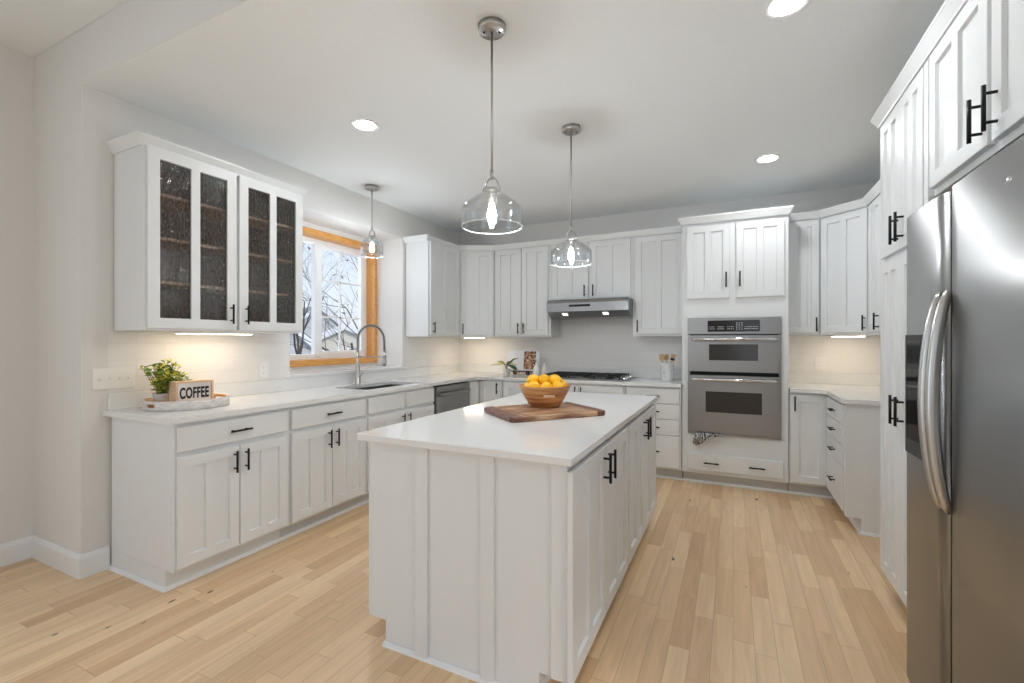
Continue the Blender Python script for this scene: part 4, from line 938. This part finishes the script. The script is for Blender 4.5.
# crock with utensils
t = thing('utensil_crock', 'white ceramic crock of wooden utensils left of the ovens', 'crock', (-.60, 4.84, .9145))
g = G(); g.lathe([(0, 0), (.060, 0), (.063, .006), (.063, .165), (.067, .168), (.067, .182), (.061, .182), (.058, .165), (.058, .01), (0, .01)], n=40); g.build('pot', M['ceramic'], t)
g = G(); g.X = Matrix.Rotation(math.radians(-110), 4, 'Z'); g.box(.0615, .0633, -.012, .012, .075, .088); g.build('stamp', M['legend'], t, 'small grey stamped mark')
def utensil(name, label, dx, dy, tx_, ty_, kind):
    o = thing(name, label, 'utensil', (-.60+dx, 4.84+dy, .9145+.012)); o.rotation_euler = (math.radians(ty_), math.radians(tx_), 0)
    g = G(); g.tube([(0, 0, 0), (0, 0, .20)], [.006, .005], 8)
    if kind == 'spoon': g.ellipsoid((0, 0, .225), (.024, .006, .034), 16, 10)
    elif kind == 'spatula': g.tube([(0, 0, .19), (0, 0, .21), (0, 0, .255), (0, 0, .262)], [.006, .020, .024, .018], 12, flat=1); 
    else:
        g.box(-.022, .022, -.004, .004, .195, .262, .003)
    g.build('body', M['spoonwood'], o)
    if kind == 'brush':
        g = G(); g.box(-.021, .021, -.006, .006, .200, .222, .002); g.build('slot', M['ink'], o, 'dark slots')
utensil('wooden_spoon', 'wooden spoon leaning left in the crock', -.004, 0, -13, 0, 'spoon')
utensil('wooden_spoon', 'upright wooden spoon in the middle of the crock', .0, .015, -2, -3, 'spoon')
utensil('wooden_paddle', 'flat wooden paddle just left of the middle in the crock', -.010, -.022, -9, 4, 'paddle')
utensil('slotted_turner', 'dark-slotted wooden turner leaning right in the crock', .006, 0, 13, 0, 'brush')

# ------------------------------------------------------------------ outdoors through the window
g = G(); g.box(-140, -5, -60, 160, -2.6, -2.5); struct('ground', g, M['snow'])
def house(label, x, y, rz, w, d, h, rise, mat):
    t = thing('house', label, 'house', (x, y, -2.5), rz); ov = .5
    g = G(); g.add([(-w/2, 0, 0), (w/2, 0, 0), (w/2, 0, h), (0, 0, h+rise), (-w/2, 0, h), (-w/2, d, 0), (w/2, d, 0), (w/2, d, h), (0, d, h+rise), (-w/2, d, h)], [(0, 1, 2, 3, 4), (9, 8, 7, 6, 5), (0, 5, 6, 1), (1, 6, 7, 2), (0, 4, 9, 5)]); g.build('walls', mat, t)
    sl = rise/(w/2)
    g = G()
    for s in (-1, 1):
        a = (0, h+rise+.1); b = (s*(w/2+ov), h-ov*sl+.1)
        g.add([(a[0], -ov, a[1]), (b[0], -ov, b[1]), (b[0], d+ov, b[1]), (a[0], d+ov, a[1])]+[(a[0], -ov, a[1]+.2), (b[0], -ov, b[1]+.2), (b[0], d+ov, b[1]+.2), (a[0], d+ov, a[1]+.2)], [(0, 1, 2, 3), (4, 7, 6, 5), (0, 4, 5, 1), (1, 5, 6, 2), (2, 6, 7, 3)])
    g.build('roof', M['roof'], t)
    g = G()
    for s in (-1, 1):
        a = (0, h+rise+.1); b = (s*(w/2+ov), h-ov*sl+.1); q = [(a[0], a[1]-.35), (b[0], b[1]-.35), (b[0], b[1]+.24), (a[0], a[1]+.24)]
        g.add([(x_, -ov-.12, z_) for x_, z_ in q]+[(x_, -ov-.01, z_) for x_, z_ in q], [(0, 1, 2, 3), (7, 6, 5, 4)]+[(i, 4+i, 4+(i+1) % 4, (i+1) % 4) for i in range(4)])
    g.build('rake_trim', M['extwhite'], t, 'white gable trim')
    return t
def hwin(t, x, z, w, h):
    g = G(); g.box(x-w/2-.12, x+w/2+.12, -.08, 0, z-.12, z+h+.12); f_ = g.build('window_frame', M['extwhite'], t)
    g = G(); n = 3
    for i in range(n):
        for j in range(2): g.box(x-w/2+w*i/n+.04, x-w/2+w*(i+1)/n-.04, -.10, -.07, z+h*j/2+.04, z+h*(j+1)/2-.04)
    g.build('pane', M['blackgl'], f_)
az = math.atan2(733-512, 457)
def far(u, dist):      # ground point seen through image column u at the given range
    a = math.atan2(u-512, 457); th = PI/2+az-a; return (dist*math.cos(th), dist*math.sin(th))
def face(u, off=0): a = math.atan2(u-512, 457); return az-a+off
x, y = far(345, 46); t = house('beige house with a white-trimmed gable and a square window, seen through the sink window', x, y, face(338), 11, 10, 2.6, 2.6, M['siding']); hwin(t, 1.1, 1.9, 1.6, 1.2)
x, y = far(318, 74); house('grey-roofed house behind and left of the beige gable, seen through the sink window', x, y, face(318, .25), 12, 9, 4.0, 5.0, M['siding2'])
x, y = far(374, 58); house('pale house behind and right of the beige gable, seen through the sink window', x, y, face(374, -.15), 11, 9, 3.0, 3.4, M['siding'])
x, y = far(264, 36); house('grey house with a steep roof at the left edge of the window view', x, y, face(290, .5), 8, 8, 3.0, 3.2, M['siding2'])
x, y = far(333, 38); t = thing('picket_fence', 'white picket fence in front of the beige house', 'fence', (x, y, -2.5), face(333))
g = G(); g.box(-2.8, 2.8, 0, .06, 1.45, 1.6); g.box(-2.8, 2.8, 0, .06, .9, 1.0); g.build('rails', M['extwhite'], t)
g = G()
for i in range(14): g.box(-2.8+i*.4, -2.6+i*.4, -.05, 0, .6, 1.75)
g.build('pickets', M['extwhite'], t)
# bare trees
def tree(label, x, y, z, h, seed, depth=6, r0=.16, leaves=0, lean=(0, 0), spread=.6, mat='bark', first=.28):
    rr = random.Random(seed); g = G(); gl = G(); tips = []
    def br(p, d, ln, r, k):
        pts = [p]; rs = [r]; n = 4
        for i in range(n):
            d = (d+Vector((rr.uniform(-1, 1), rr.uniform(-1, 1), rr.uniform(-.4, .7)))*.16).normalized(); p = p+d*ln/n; pts.append(p); rs.append(r*(1-.45*(i+1)/n))
        g.tube(pts, rs, 5 if k > 3 else 3, False)
        if k == 0: tips.append(p); return
        for j in range(3 if k > 1 else 2):
            q = Vector((rr.uniform(-1, 1), rr.uniform(-1, 1), rr.uniform(-.25, .75))).normalized(); nd = (d+q*spread*1.35).normalized(); i = rr.choice((2, 3, 4)) if k < depth else rr.choice((3, 4))
            br(pts[i], nd, ln*rr.uniform(.62, .85), rs[i]*.72, k-1)
    br(Vector((0, 0, 0)), Vector((lean[0], lean[1], 1)).normalized(), h*first, r0, depth)
    t = thing('bare_tree', label, 'tree', (x, y, z)); g.build('branches', M[mat], t)
    if leaves:
        for i in range(leaves):
            c = rr.choice(tips); d = Vector((rr.uniform(-1, 1), rr.uniform(-1, 1), rr.uniform(-1, .2))); leaf(gl, c, d, .09, .03, 0, .2, 2)
        gl.build('dry_leaves', M['dryleaf'], t, 'a few clinging brown leaves')
    return t
x, y = far(303, 12.5); tree('dark bare tree filling the left pane of the sink window', x, y, -2.5, 9.0, 4, 6, .13, 60, (.0, 0), .62)
x, y = far(392, 10.5); tree('bare tree with dry leaves whose branches cross the right pane of the sink window', x, y, -2.5, 10.5, 9, 5, .085, 110, (-.35, 0), .75)
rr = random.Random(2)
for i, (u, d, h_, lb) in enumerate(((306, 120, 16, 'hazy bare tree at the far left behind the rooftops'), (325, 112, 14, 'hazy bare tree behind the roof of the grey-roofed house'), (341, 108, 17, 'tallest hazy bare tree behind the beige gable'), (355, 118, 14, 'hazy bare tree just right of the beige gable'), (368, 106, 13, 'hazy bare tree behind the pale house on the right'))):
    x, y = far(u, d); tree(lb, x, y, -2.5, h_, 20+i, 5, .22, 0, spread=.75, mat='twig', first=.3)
